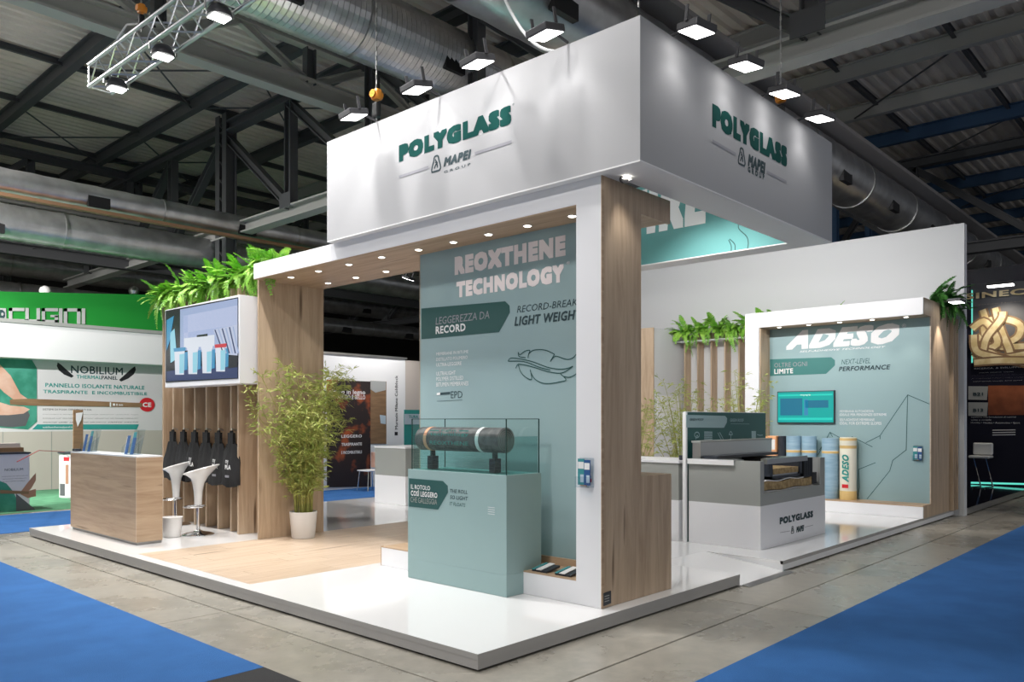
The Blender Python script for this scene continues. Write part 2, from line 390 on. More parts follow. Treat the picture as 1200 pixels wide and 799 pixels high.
MB().box(X1 - .02, .17, 3.445, X1, 5.57, ZT - .02).build('header_back', M['oak_along_y'], po)
MB().box(X0 + .03, 5.55, 3.445, X1 - .02, 5.57, ZT - .02).build('header_end', M['white_matt'], po)
MB().box(X0 + .03, .17, .30, 2.0, 2.98, .32).build('base_top', M['oak_along_y'], po)
MB().box(2.10, .17, 1.14, X1 + .02, 2.95, 1.16).build('counter_top', M['oak_along_y'], po)
MB().box(X1, .17, .122, X1 + .02, 2.95, 1.14).build('counter_back', M['oak_vertical'], po)
MB().box(X0 + .03, 2.96, .122, X1, 2.98, .30).build('base_end', M['oak_vertical'], po)
MB().box(1.96, 2.02 - 1.6, .32, 1.985, 2.9, .39).build('upstand', M['oak_along_y'], po)
XP = 2.0
pn = MB().box(XP, .172, .32, 2.10, 2.89, 3.425).build('graphic_panel', M['teal_panel'], po)
MB().box(XP - .002, 2.885, .32, 2.101, 2.893, 3.425).build('panel_edge', M['oak_vertical'], po)
MB().box(1.62, 5.57, .122, X1, 5.60, ZT - .02).build('side_panel', M['oak_vertical'], po)
DL = [(5.08, 1.78), (4.48, 1.78), (3.87, 1.78), (3.27, 1.78), (2.68, 1.80), (2.15, 1.80), (1.66, 1.80), (1.16, 1.80), (.64, 1.80), (5.1, 2.34), (4.5, 2.34), (3.9, 2.34)]
def downlight(x, y, z, parent, target=None, e=None, ang=95):
    f = MB().lathe([(.045, -.004), (.045, 0), (.03, 0), (.03, .01)], (x, y, z), 16).build('downlight', M['white_matt'], parent)
    MB().lathe([(.032, -.0065), (.032, -.0045)], (x, y, z), 16).build('lens', M['downlight_led'], f)
    spot('downlight_beam', (x, y, z - .02), target or (x, y, 0), e or P_DOWN, 80, .8, (1, .88, .74), .03)
for y, x in DL: downlight(x, y, 3.424, po, e=P_DOWN * (.3 if y < 2.9 else 1.3))
# print on the panel
V = XP
txt(pn, 'REOXTHENE', 'X', V, (533, 322.5), (663, 275), 'print_rose', .075, 0)
txt(pn, 'TECHNOLOGY', 'X', V, (535, 349), (661, 309), 'print_rose', .075, 0)
txt(pn, '®', 'X', V, (664, 310), (668, 306), 'print_rose')
flat(pn, 'title_ribbon', 'X', V, [(494, 361.5), (592, 353), (597, 358), (597.5, 366), (585, 389), (494, 397.5)], 'dark_teal')
txt(pn, 'LEGGEREZZA DA', 'X', V, (511, 380.5), (574, 364), 'print_grey', -.005, .1, .005)
txt(pn, 'RECORD', 'X', V, (511, 391.5), (546, 378.5), 'print_white', .03, 0, .005)
txt(pn, 'RECORD-BREAKING', 'X', V, (606, 366.5), (696, 347), 'ink_dark', -.005, .2)
txt(pn, 'LIGHT WEIGHT', 'X', V, (603, 382), (682, 362), 'ink_dark', .03, .2)
for s, y, b, x in (('MEMBRANE IN BITUME', 416.5, 0, 549), ('DISTILLATO POLIMERO', 423, 0, 548), ('ULTRA-LEGGERE', 429.5, .02, 541), ('ULTRALIGHT', 440, .02, 534), ('POLYMER DISTILLED', 446.3, 0, 543), ('BITUMEN MEMBRANES', 453, 0, 549)):
    txt(pn, s, 'X', V, (511.5, y), (x, y - 4.6 - (x - 511) * .05), 'print_white', b)
txt(pn, 'EPD', 'X', V, (528.5, 466.6), (542, 458), 'ink_dark', 0)
flat(pn, 'printed_bar', 'X', V, [(516, 460), (527.5, 459), (527.5, 461.8), (516, 462.6)], 'ink_dark'); flat(pn, 'printed_bar', 'X', V, [(512, 460.4), (516, 460), (516, 462.6), (512, 463)], 'print_white')
stroke(pn, 'printed_line', 'X', V, [(512, 470), (542, 468.5)], .004, 'ink_dark')
FE = lambda L: [(585 + x / 9.99, 380 + y / 9.99) for x, y in L]
for L in ([(105, 430), (140, 395), (250, 405), (400, 440), (560, 500), (700, 525), (800, 515), (865, 490)], [(105, 432), (240, 430), (340, 450), (480, 505), (600, 535)],
          [(865, 490), (820, 525), (760, 560), (690, 572), (560, 550), (400, 500), (300, 475), (225, 465)], [(340, 395), (350, 345), (400, 305), (480, 295), (560, 308), (650, 350)], [(650, 350), (600, 435), (640, 385), (680, 375), (790, 410), (860, 395), (905, 350)],
          [(225, 325), (245, 355), (300, 315), (360, 305), (345, 350)], [(225, 325), (235, 375), (310, 390)], [(195, 515), (222, 470), (250, 550), (300, 610), (380, 645), (365, 530)], [(375, 570), (420, 640), (500, 685), (600, 692), (700, 675), (785, 650), (720, 580)], [(760, 610), (820, 620), (890, 590), (925, 550)]):
    stroke(pn, 'feather_outline', 'X', V, FE(L), .009, 'dark_teal')
# small black certificate plate on the oak side
o = flat(po, 'info_plate', 'Y', .14, [(707, 695), (715.5, 692), (715.5, 706.5), (707, 710)], 'dark_frame', .006)
for k in range(3): flat(o, 'printed_line', 'Y', .134, [(708.5, 698.5 + 3 * k), (714, 696.8 + 3 * k), (714, 697.8 + 3 * k), (708.5, 699.5 + 3 * k)], 'grey_band', .001)

# bent oak skirt boards and items on base
for k, yy in enumerate((.60, .86)):
    s = thing('membrane_sample', ('striped membrane sample lying on the oak ledge, the one nearest the white column', 'striped membrane sample lying on the oak ledge, the one nearest the teal plinth')[k], 'sample', (1.72, yy, .32), 'membrane samples on the ledge')
    MB().prism([(1.60, yy + .07, .321), (1.78, yy + .07, .345), (1.78, yy + .07, .365), (1.60, yy + .07, .335)], (0, -.17, 0)).build('block', M['dark_frame'], s)
    MB().prism([(1.595, yy + .02, .338), (1.785, yy + .02, .368), (1.785, yy + .02, .374), (1.595, yy + .02, .344)], (0, -.06, 0)).build('white_strip', M['print_white'], s)
    MB().prism([(1.595, yy + .07, .336), (1.785, yy + .07, .366), (1.785, yy + .07, .371), (1.595, yy + .07, .341)], (0, -.03, 0)).build('teal_strip', M['brochure_teal'], s)
# brochure rack on the portal column
def wall_rack(x, y, z, label, s=1.0):
    t = thing('leaflet_rack', label, 'leaflet rack', (x, y, z))
    b = lambda n, m, c: MB().box(x + c[0], y + c[1] * s, z + c[2] * s, x + c[3], y + c[4] * s, z + c[5] * s).build(n, M[m], t)
    b('back_plate', 'acrylic', (-.008, -.09, -.16, 0, .09, .14))
    b('tray', 'acrylic', (-.07, -.09, -.16, -.062, .09, -.05)); b('tray_floor', 'acrylic', (-.07, -.09, -.16, 0, .09, -.152))
    g = 'leaflets in wall racks'
    for k, (m, a0, a1, z0, z1) in enumerate((('brochure_blue', -.085, -.01, -.15, .12), ('brochure_teal', .0, .08, -.15, .13), ('paper_orange', -.02, .06, -.16, -.02), ('brochure_pale', -.08, -.02, -.13, .0))):
        o = MB().box(x - .05 + .01 * k, y + a0 * s, z + z0 * s + .01, x - .043 + .01 * k, y + a1 * s, z + z1 * s).build('leaflet', M[m]); tag(o, ('blue', 'teal', 'orange', 'pale blue')[k] + ' leaflet held in the ' + label, 'leaflet', g)
        xx = x - .05 + .01 * k - .001; ya, yb = y + a0 * s, y + a1 * s; za, zb = z + z0 * s + .01, z + z1 * s
        MB().box(xx, ya + .003, zb - (zb - za) * .38, xx + .001, yb - .003, zb - (zb - za) * .12).build('printed_title', M['print_white'], o)
        MB().box(xx, ya + .003, za + (zb - za) * .1, xx + .001, ya + (yb - ya) * .6, za + (zb - za) * .4).build('printed_picture', M['brochure_pale' if k != 3 else 'red_print'], o)
wall_rack(1.549, .288, 1.225, 'clear rack on the white portal column', .8)
wall_rack(10.03, .15, 1.12, 'clear rack on the adhesive panel', .8)

# ------------------------------------------------------------------ plinth and glass case with floating roll
pl = thing('display_plinth', 'pale teal display plinth in front of the portal, carrying the glass case', 'plinth', (1.33, .985, .12))
PX0, PX1, PY0, PY1, PZ = 1.33, 1.79, .985, 2.29, 1.17
body = MB().box(PX0, PY0, .122, PX1 - .24, PY1, .31).box(PX0, PY0, .31, PX1, PY1, PZ).build('body', M['plinth_teal'], pl, bevel=.002)
body.data.materials[0] = M['plinth_teal']
flat(body, 'title_ribbon', 'X', PX0, [(479.5, 560.3), (519, 563.5), (524.5, 569), (525, 577), (513.5, 597), (479.5, 593.3)], 'dark_teal')
txt(body, 'IL ROTOLO', 'X', PX0, (482, 572.5), (504.5, 569.3), 'print_white', .03, 0, .005)
txt(body, 'COSÌ LEGGERO', 'X', PX0, (482, 580.5), (513, 575.8), 'print_white', .03, 0, .005)
txt(body, 'CHE GALLEGGIA', 'X', PX0, (481.5, 588), (512.5, 585), 'grey_band', 0, 0, .005)
txt(body, 'THE ROLL', 'X', PX0, (527.5, 577), (548, 574.5), 'ink_dark', .03, .15)
txt(body, 'SO LIGHT', 'X', PX0, (527.5, 584.5), (548.5, 582), 'ink_dark', .03, .15)
txt(body, 'IT FLOATS', 'X', PX0, (527, 592), (545.5, 589.8), 'dark_teal', 0, .15)
for k in range(4): stroke(body, 'printed_line', 'X', PX0, [(572, 594 + 2.6 * k), (580, 595 + 2.6 * k)], .004, 'print_white', curve=False)
gc = thing('glass_case', 'open glass tank on the teal plinth', 'glass case', (1.35, 1.0, PZ))
GX0, GX1, GY0, GY1, GZ = PX0 + .01, PX1 - .02, PY0 + .012, PY1 - .05, 1.655
for b in ((GX0, GY0, PZ, GX0 + .008, GY1, GZ), (GX1 - .008, GY0, PZ, GX1, GY1, GZ), (GX0 + .008, GY0, PZ, GX1 - .008, GY0 + .008, GZ), (GX0 + .008, GY1 - .008, PZ, GX1 - .008, GY1, GZ)):
    box('glass_pane', M['glass_pane'], b, gc)
for x in (GX0, GX1):
    for y in (GY0, GY1): box('corner_edge', M['glass_edge'], (x - .004, y - .004, PZ, x + .004, y + .004, GZ), gc)
for b in ((GX0 - .002, GY0, GZ - .004, GX0 + .009, GY1, GZ + .002), (GX1 - .009, GY0, GZ - .004, GX1 + .002, GY1, GZ + .002), (GX0, GY0 - .002, GZ - .004, GX1, GY0 + .009, GZ + .002), (GX0, GY1 - .009, GZ - .004, GX1, GY1 + .002, GZ + .002)):
    box('top_edge', M['glass_edge'], b, gc)
tag(box('water', M['water'], (GX0 + .009, GY0 + .009, PZ + .003, GX1 - .009, GY1 - .009, 1.50)), 'clear water filling the glass tank around the floating roll', 'water')
rl = thing('membrane_roll', 'dark mineral membrane roll floating in the glass tank', 'membrane roll', (1.54, 1.6, 1.46))
RZ, RX, RR = 1.465, 1.47, .112
MB().tube((RX, 1.12, RZ), (RX, GY1 - .02, RZ), RR, 40).build('roll_body', M['membrane_black'], rl, smooth=True)
for y0, y1, m in ((2.06, 2.10, 'band_orange'), (1.36, 1.40, 'print_white')): MB().tube((RX, y0, RZ), (RX, y1, RZ), RR + .003, 40).build('wrap_band', M[m], rl, smooth=True)
for k in range(5):
    mb = MB(); r = RR * (.92 - .17 * k)
    mb.path([(RX + r * math.cos(a * math.pi / 12), 1.118, RZ + r * math.sin(a * math.pi / 12)) for a in range(25)], .0035, 5); mb.build('spiral_edge', M['grey_band'], rl)
for i, (s, z, h) in enumerate((('REOXTHENE', 1.415, .035), ('technology', 1.50, .03), ('▬ light ▬', 1.54, .02))):
    lettering(rl, s, 'X', (RX - RR * (1.0 if i == 0 else .96) - .002, 2.0, z), h, .52, 'print_teal', .02)
for y0 in (1.22, 2.05):
    box('support', M['dark_frame'], (1.43, y0, PZ + .005, 1.51, y0 + .07, 1.30), rl); box('cradle', M['glass_edge'], (1.45, y0 + .02, 1.30, 1.49, y0 + .05, 1.362), rl)

# ------------------------------------------------------------------ hanging fascia
FX0, FX1, FY0, FY1, FZ0, FZ1 = 1.465, 5.30, -.283, 3.84, 3.632, 4.735
fa = thing('hanging_fascia', 'large light grey square fascia hanging above the stand with company lettering', 'fascia', (FX0, FY0, FZ0))
HX0, HX1, HY0_, HY1_ = 1.86, 4.99, .09, 3.47
fp = box('fascia_panel', M['fascia_fabric'], (FX0, FY0, FZ0, FX0 + .03, FY1, FZ1), fa)
fq = box('fascia_panel', M['fascia_fabric'], (FX0 + .03, FY0, FZ0, FX1, FY0 + .03, FZ1), fa)
box('fascia_panel', M['fascia_fabric'], (FX1 - .03, FY0 + .03, FZ0, FX1, FY1, FZ1), fa)
box('fascia_panel', M['fascia_fabric'], (FX0 + .03, FY1 - .03, FZ0, FX1 - .03, FY1, FZ1), fa)
# underside rim
for b in ((FX0, FY0, FZ0 - .012, HX0, FY1, FZ0), (HX1, FY0, FZ0 - .012, FX1, FY1, FZ0), (HX0, FY0, FZ0 - .012, HX1, HY0_, FZ0), (HX0, HY1_, FZ0 - .012, HX1, FY1, FZ0)):
    box('underside_rim', M['print_white'], b, fa)
tb = box('inner_banner', M['banner_teal'], (HX1, HY0_, FZ0, HX1 + .02, HY1_, FZ1 - .1), fa)
for b in ((HX0 - .02, HY0_, FZ0, HX0, HY1_, FZ1 - .1), (HX0, HY0_ - .02, FZ0, HX1, HY0_, FZ1 - .1), (HX0, HY1_, FZ0, HX1, HY1_ + .02, FZ1 - .1)): box('inner_banner', M['banner_teal'], b, fa)
def logo(parent, pl, val, pts, small=False, gm='logo_green', lm='print_grey'):
    # pts: (P low-left, S top-right, R position or None, MAPEI a b, GROUP a b, lines, emblem centre, emblem height)
    txt(parent, 'POLYGLASS', pl, val, pts[0], pts[1], gm, .09 if not small else .06)
    txt(parent, 'MAPEI', pl, val, pts[2], pts[3], 'ink_dark', .055, .25)
    if pts[4]: txt(parent, 'G R O U P', pl, val, (pts[4][0], pts[4][1] + .8), (pts[5][0], pts[5][1] - .8), 'ink_dark', .05)
    for a, b in pts[6]: stroke(parent, 'printed_rule', pl, val, [a, b], pts[9], lm, curve=False)
    cx, cy = pts[7]; h = pts[8]; C = on(pl, val, cx, cy); U = Vector((0, 0, 1)); Rv = RGT[pl]
    mb = MB(); L = [(-.42, -.5), (.30, -.5), (.42, -.36), (.36, -.1), (.24, .2), (.18, .45), (.08, .5), (-.12, .5), (-.22, .42), (-.26, .2), (-.40, -.1), (-.48, -.38), (-.42, -.5)]
    for p, q in zip(L[:-1], L[1:]):
        a = C + Rv * p[0] * h + U * p[1] * h + NRM[pl] * .002; b = C + Rv * q[0] * h + U * q[1] * h + NRM[pl] * .002; mb.bar(a, b, h * .10, .003, NRM[pl])
    L = [[(-.1, .28), (0, .12), (.1, .02), (-.08, -.08), (-.2, -.3)], [(.02, .1), (-.12, .08)], [(0, -.05), (.12, -.15), (.1, -.3)]]
    for l in L:
        for p, q in zip(l[:-1], l[1:]):
            a = C + Rv * p[0] * h + U * p[1] * h + NRM[pl] * .002; b = C + Rv * q[0] * h + U * q[1] * h + NRM[pl] * .002; mb.bar(a, b, h * .08, .003, NRM[pl])
    mb.build('emblem', M['ink_dark'], parent)
logo(fp, 'X', FX0, [(467.6, 190), (599.5, 122.5), (520, 195.5), (552.5, 174.5), (520.5, 202.5), (551.5, 191.5), [((467.8, 207.5), (502.5, 196)), ((556.5, 180), (599.8, 166))], (511.5, 191.5), .145, .028])
txt(fp, '®', 'X', FX0, (600.5, 124), (603, 120.5), 'logo_green')
logo(fq, 'Y', FY0, [(834.5, 148), (922, 173), (876.3, 194.3), (896.7, 190.7), (876.3, 200.6), (895.5, 205.2), [((834.5, 165), (862, 181)), ((898.5, 201.5), (921.5, 213.5))], (869.3, 183.5), .15, .028])
txt(tb, 'FIRE', 'X', HX1, (735, 278.5), (830, 205), 'print_white', .07, .12)
for L in ([(866, 260), (866, 268), (875, 277), (877, 285), (876, 292)], [(855, 280), (861, 286), (861.5, 293)], [(854, 281), (857, 288), (857, 294)]): stroke(tb, 'flame_outline', 'X', HX1, L, .012, 'dark_teal')
# small spot under rim
s = MB().tube((1.70, .02, 3.60), (1.74, .06, 3.612), .035, 12).build('rim_spotlight', M['lamp_housing'], fa); box('lens', M['downlight_led'], (1.68, -.01, 3.598, 1.75, .03, 3.604), s)
spot('rim_spot_beam', (1.75, .0, 3.58), (2.4, .0, .1), 10, 80)

def floodlight(loc, target, label, group, e, anchor, ang=110, size=.12):
    t = thing('led_floodlight', label, 'floodlight', loc, group)
    d = (Vector(target) - Vector(loc)).normalized(); side = d.cross(Vector((0, 0, 1))).normalized(); up = side.cross(d)
    L = Vector(loc)
    MB().bar(L - d * .06, L, size * 2, size * 1.8, up).build('housing', M['lamp_housing'], t, bevel=.01)
    MB().bar(L, L + d * .006, size * 1.8, size * 1.5, up).build('lens', M['lamp_led'], t)
    for k in (-1, 1): MB().bar(L - d * .05 + side * k * (size + .01), L - d * .05 + side * k * (size + .01) - d * .12, .01, .03, up).build('bracket', M['lamp_housing'], t)
    MB().tube(L - d * .08, anchor, .012, 8).build('arm', M['lamp_housing'], t)
    spot('floodlight_beam', tuple(L + d * .03), target, e, ang, .7, (1, .98, .97), .06)
wn = ['fourth', 'third', 'second', 'first']
for i, y in enumerate((2.94, 1.97, 1.17, .41)):
    floodlight((1.17, y, 4.70), (1.34, y - .02, 3.9), f'bright white floodlight over the left fascia face, {wn[i]} from the near corner', 'floodlights above the fascia', P_FLOOD_L, (1.45, y, 4.74), 115)
for i, x in enumerate((1.93, 2.77, 3.56, 4.40)):
    floodlight((x, -.50, 4.70), (x + .02, -.40, 3.9), f'bright white floodlight over the right fascia face, {wn[3 - i]} from the near corner', 'floodlights above the fascia', P_FLOOD_R, (x, -.26, 4.74), 115)
# unseen lamps added inside / behind the fascia to light stand and back wall
for i, y in enumerate((.6, 1.9, 3.2)):
    floodlight((5.62, y, 4.80), (11.5, y + 1.2, 2.6), f'added floodlight on the rear edge of the fascia facing the white back wall, {("near", "middle", "far")[i]} one', 'floodlights above the fascia', P_IN, (5.28, y, 4.74), 105)
for i, (x, y, tx, ty, tz) in enumerate(((3.6, .75, 5.6, 1.0, 0), (4.7, 2.7, 4.0, 5.0, 0), (2.2, 2.0, 4.9, 2.0, 3.5))):
    floodlight((x, y, 4.62), (tx, ty, tz), f'added floodlight inside the fascia ring, {("pointing at the roof sample desk", "pointing at the oak floor", "pointing at the inner teal banner")[i]}', 'floodlights above the fascia', P_IN * (1.1, .6, .10)[i], (x, y, 4.80), 96)

def hoist(x, y, z, zt, label):
    t = thing('chain_hoist', label, 'hoist', (x, y, z))
    MB().box(x - .045, y - .055, z, x + .045, y + .055, z + .12).build('motor_body', M['orange_hoist'], t, bevel=.03)
    MB().tube((x - .06, y, z + .06), (x + .06, y, z + .06), .042, 14).build('motor_drum', M['orange_hoist'], t, smooth=True)
    MB().box(x - .035, y - .04, z - .18, x + .035, y + .04, z - .02).build('chain_bag', M['rubber_black'], t, bevel=.02)
    mb = MB(); n = int((zt - z) / .05)
    for k in range(n): mb.bar((x, y, z + .12 + k * .05), (x, y, z + .15 + k * .05 + .015), .018 if k % 2 else .008, .008 if k % 2 else .018)
    mb.build('chain', M['steel'], t, kind='stuff')
    MB().tube((x, y, z - .02), (x, y, z - .24), .008, 6).build('hook', M['steel'], t)
hoist(1.50, 3.0, 4.98, 9.2, 'orange chain hoist above the left end of the fascia')
hoist(1.60, -.18, 5.12, 9.2, 'orange chain hoist above the near fascia corner')
hoist(4.42, -.08, 4.98, 9.2, 'orange chain hoist above the right fascia face')

# ------------------------------------------------------------------ slat wall, screen, bags
sw = thing('slat_wall', 'oak slat wall with black bags and a boxed screen at the left', 'slat wall', (1.75, 6.17, .12))
FYS = [8.64, 8.29, 7.94, 7.59, 7.24, 6.89, 6.53, 6.17]
for i, y in enumerate(FYS):
    x0 = 1.66 if i == 7 else 1.75
    MB().box(x0, y - .02, .122, 2.10, y + .02, 3.44).build('slat', M['oak_vertical'], sw, bevel=.002)
MB().box(2.10, 5.62, .122, 2.13, 8.66, 3.30).build('back_panel', M['oak_vertical'], sw)
MB().box(1.9, 5.62, 3.28, 2.45, 8.66, 3.30).box(2.43, 5.62, 3.3, 2.45, 8.66, 3.5).build('planter_tray', M['white_matt'], sw)
SX = 1.44; SYr, SYl = on('X', SX, 281, 345).y, on('X', SX, 193.5, 360).y; sz0, sz1 = 2.11, 3.235
sb = thing('screen_box', 'white box holding a wide screen showing paint tubs, on the oak slat wall', 'screen', (SX, SYr, sz0))
MB().box(SX, SYr, sz0, 1.745, SYl, sz1).build('housing', M['white_laminate'], sb, bevel=.003)
def Sp(pts, m, nm='picture_area', d=.003, base=0):
    return flat(sb, nm, 'X', SX - base, pts, m, d)
U4 = lambda L: [(180 + x / 3.995, 250 + y / 3.995) for x, y in L]
Sp(U4([(57, 456), (397, 392), (397, 773), (57, 792)]), 'screen_black', 'screen_glass', .004)
Sp(U4([(125, 450), (393, 398), (393, 660), (125, 640)]), 'screen_sky', base=.004)
Sp(U4([(140, 480), (393, 430), (393, 540), (140, 600)]), 'screen_pale', base=.005, d=.002)
Sp(U4([(280, 545), (393, 520), (393, 665), (330, 660)]), 'screen_pale', base=.008, d=.002)
for k in range(6): Sp(U4([(285 + 17 * k, 545 - 3 * k), (290 + 17 * k, 544 - 3 * k), (330 + 14 * k, 655), (324 + 14 * k, 655)]), 'screen_sky' if k % 2 else 'screen_navy', base=.0105, d=.002)
Sp(U4([(62, 740), (393, 690), (393, 770), (62, 785)]), 'screen_navy', base=.004)
Sp(U4([(62, 500), (95, 480), (75, 600), (62, 640)]), 'screen_blue', base=.006); Sp(U4([(78, 560), (98, 540), (110, 680), (80, 700)]), 'screen_cyan', base=.006)
Sp(U4([(350, 670), (393, 665), (393, 720), (350, 725)]), 'screen_black', base=.008)
Sp(U4([(143, 585), (285, 568), (285, 620), (143, 630)]), 'screen_white', base=.008); Sp(U4([(203, 570), (253, 563), (253, 574), (203, 579)]), 'screen_black', base=.011)
for k, (x, yt, yb, lid) in enumerate(((98, 640, 755, 'screen_blue'), (160, 632, 752, 'screen_white'), (226, 628, 748, 'screen_white'), (290, 622, 740, 'screen_red'))):
    Sp(U4([(x, yt), (x + 48, yt - 4), (x + 44, yb), (x + 4, yb)]), 'screen_white', base=.009)
    Sp(U4([(x + 24, yt + 20), (x + 46, yt + 16), (x + 43, yb - 8), (x + 24, yb - 6)]), 'screen_cyan', base=.012)
    Sp(U4([(x + 48, yt + 10), (x + 62, yt + 8), (x + 60, yb - 24), (x + 46, yb - 20)]), 'screen_blue', base=.009)
    Sp(U4([(x - 4, yt - 8), (x + 52, yt - 14), (x + 50, yt + 4), (x - 2, yt + 8)]), lid, base=.012)
# bags
bag0 = None
for i in range(6):
    y = (FYS[i + 1] + FYS[i + 2]) / 2 + .03
    pos = ['leftmost, half hidden by the white stool', 'second from the left', 'third from the left, behind the front stool', 'fourth from the left', 'second from the right, lettering showing', 'rightmost, beside the last oak slat'][i]
    b = thing('tote_bag', f'black tote bag hanging on the oak slats, {pos}', 'bag', (1.70, y, 1.05), 'black tote bags on the slat wall')
    rs = random.Random(i)
    vs = []; nu, nv = 9, 10
    for sgn in (-1, 1):
        for v in range(nv):
            t = v / (nv - 1); hw = .24 + .03 * math.sin(t * 3) - .12 * max(0, t - .55) / .45
            for u in range(nu):
                q = -1 + 2 * u / (nu - 1)
                th = .045 * (1 - q * q) ** .5 * (1 - .6 * t) + .006
                vs.append((1.68 + sgn * th - .02 * (1 - t) + .008 * math.sin(q * 9 + i + 5 * t), y + q * hw + .012 * math.sin(t * 7 + i), .76 + .56 * t + .02 * math.sin(q * 3 + i) * (1 - t)))
    fs = []
    for s in range(2):
        o = s * nu * nv
        for v in range(nv - 1):
            for u in range(nu - 1): fs.append((o + v * nu + u, o + v * nu + u + 1, o + (v + 1) * nu + u + 1, o + (v + 1) * nu + u))
    o2 = nu * nv
    for v in range(nv - 1):
        for u in (0, nu - 1): fs.append((v * nu + u, (v + 1) * nu + u, o2 + (v + 1) * nu + u, o2 + v * nu + u))
    for u in range(nu - 1):
        for v in (0, nv - 1): fs.append((v * nu + u, v * nu + u + 1, o2 + v * nu + u + 1, o2 + v * nu + u))
    MB().add(vs, fs).build('body', M['fabric_black'], b, smooth=True)
    mb = MB()
    for sgn in (-1, 1): mb.prism([(1.69, y + sgn * .12, 1.28), (1.69, y + sgn * .03, 1.50), (1.69, y - sgn * .02, 1.50), (1.69, y + sgn * .02, 1.26)], (-.015, 0, 0))
    mb.box(1.66, y - .07, 1.26, 1.70, y + .07, 1.47); mb.build('straps', M['fabric_black'], b)
    MB().tube((1.75, y - .01, 1.50), (1.68, y - .01, 1.52), .012, 8).build('hook', M['steel'], b)
    if i in (2, 4, 5):
        lettering(b, 'my', 'X', (1.615, y + .04, 1.06), .045, .08, 'print_white', .03, .1); lettering(b, 'PLA', 'X', (1.615, y + .05, .98), .06, .15, 'print_white', .05)
        box('tag', M['print_grey'], (1.613, y - .05, .87, 1.617, y + .05, .90), b)

# ------------------------------------------------------------------ reception counter
CX0, CX1, CY0, CY1 = .36, .68, 6.22, 8.42
ct = thing('reception_counter', 'oak reception counter with white top at the left end of the platform', 'counter', (CX0, CY0, .12))
box('front_panel', M['oak_horizontal'], (CX0, CY0 + .005, .155, CX0 + .025, CY1, 1.185), ct)
box('end_panel', M['oak_horizontal'], (CX0 + .005, CY0, .155, CX1, CY0 + .025, 1.185), ct)
box('end_panel', M['oak_horizontal'], (CX0 + .025, CY1 - .025, .155, CX1, CY1, 1.185), ct)
box('shelf', M['white_matt'], (CX0 + .025, CY0 + .025, .7, CX1, CY1 - .025, .72), ct)
box('edge_band', M['oak_along_x'], (CX0 - .002, CY0 - .002, .155, CX0 + .004, CY0 + .004, 1.2), ct)
box('top', M['white_laminate'], (CX0, CY0, 1.185, CX1, CY1, 1.203), ct)
box('plinth', M['skirting_grey'], (CX0 + .02, CY0 + .02, .122, CX1, CY1 - .02, .155), ct)
def holder(x, y, label, n, cols):
    t = thing('brochure_holder', label, 'brochure holder', (x, y, 1.203))
    box('base', M['acrylic'], (x, y - .16, 1.204, x + .16, y + .16, 1.210), t)
    MB().prism([(x + .13, y - .16, 1.21), (x + .19, y - .16, 1.52), (x + .196, y - .16, 1.52), (x + .136, y - .16, 1.21)], (0, .32, 0)).build('back_plate', M['acrylic'], t)
    for k in (-.16, .0, .155): MB().prism([(x + .02, y + k, 1.21), (x + .13, y + k, 1.21), (x + .17, y + k, 1.42), (x + .03, y + k, 1.30)], (0, .005, 0)).build('divider', M['acrylic'], t)
    for k in range(n):
        yy = y - .15 + .30 * k / n; dx = .02 * (k % 3); h = .21 + .09 * ((k * 7) % 4) / 4
        o = MB().prism([(x + .04 + dx, yy, 1.212), (x + .04 + dx + h * .2, yy, 1.212 + h), (x + .046 + dx + h * .2, yy, 1.212 + h), (x + .046 + dx, yy, 1.212)], (0, .30 / n * 1.3, 0)).build('brochure', M[cols[k % len(cols)]])
        tag(o, f'{("navy blue", "teal", "pale blue", "dark blue", "white")[k % 5]} brochure in the {label}', 'brochure', 'brochures on the reception counter')
holder(.40, 8.10, 'clear holder at the far end of the counter top', 5, ['brochure_blue', 'brochure_teal', 'brochure_pale', 'brochure_blue', 'print_white'])
holder(.42, 6.72, 'clear holder at the near end of the counter top', 5, ['brochure_blue', 'brochure_teal', 'brochure_pale', 'brochure_blue', 'print_white'])
tag(MB().box(.38, 8.30, 1.204, .46, 8.41, 1.24).build('card_stand', M['dark_frame']), 'small black card stand at the far left corner of the counter', 'card stand')
# stools
def stool(x, y, label):
    t = thing('bar_stool', label, 'bar stool', (0, 0, 0), 'white bar stools behind the counter')
    MB().lathe([(.205, .0), (.205, .008), (.17, .022), (.08, .04), (.035, .06), (.03, .07)], (0, 0, .122), 36).build('base', M['chrome'], t, smooth=True)
    MB().tube((0, 0, .18), (0, 0, .60), .022, 16).build('pole', M['chrome'], t, smooth=True)
    mb = MB(); mb.path([(.14 * math.cos(a) - .05, .12 * math.sin(a) , .50) for a in [k * math.pi / 8 for k in range(17)]], .010, 8); mb.build('footrest', M['chrome'], t, smooth=True)
    u = Vector((math.sin(TH), -math.cos(TH), 0))
    def fn(p):
        k = max(0, (p.z - .80) / .2); c = p.dot(u)
        return p + Vector((0, 0, c * .30 * k)) + u * (.04 * k)
    prof = [(.045, .52), (.05, .60), (.058, .70), (.075, .80), (.11, .88), (.175, .945), (.235, .985), (.228, .993), (.175, .965), (.10, .935), (.03, .92)]
    MB().lathe(prof, (0, 0, 0), 36, fn).build('seat', M['stool_white'], t, smooth=True)
    t.location = (x, y, 0); return t
stool(1.30, 6.55, 'white moulded bar stool with chrome base, the front one of two')
stool(1.55, 7.75, 'white moulded bar stool with chrome base, the one partly behind the counter')
b = thing('waste_bin', 'white tapered waste bin behind the oak counter', 'bin', (.98, 6.62, .12))
MB().lathe([(.10, .122), (.125, .37), (.135, .38), (.128, .38), (.105, .13)], (.98, 6.62, 0), 28).build('bucket', M['pot_white'], b, smooth=True)

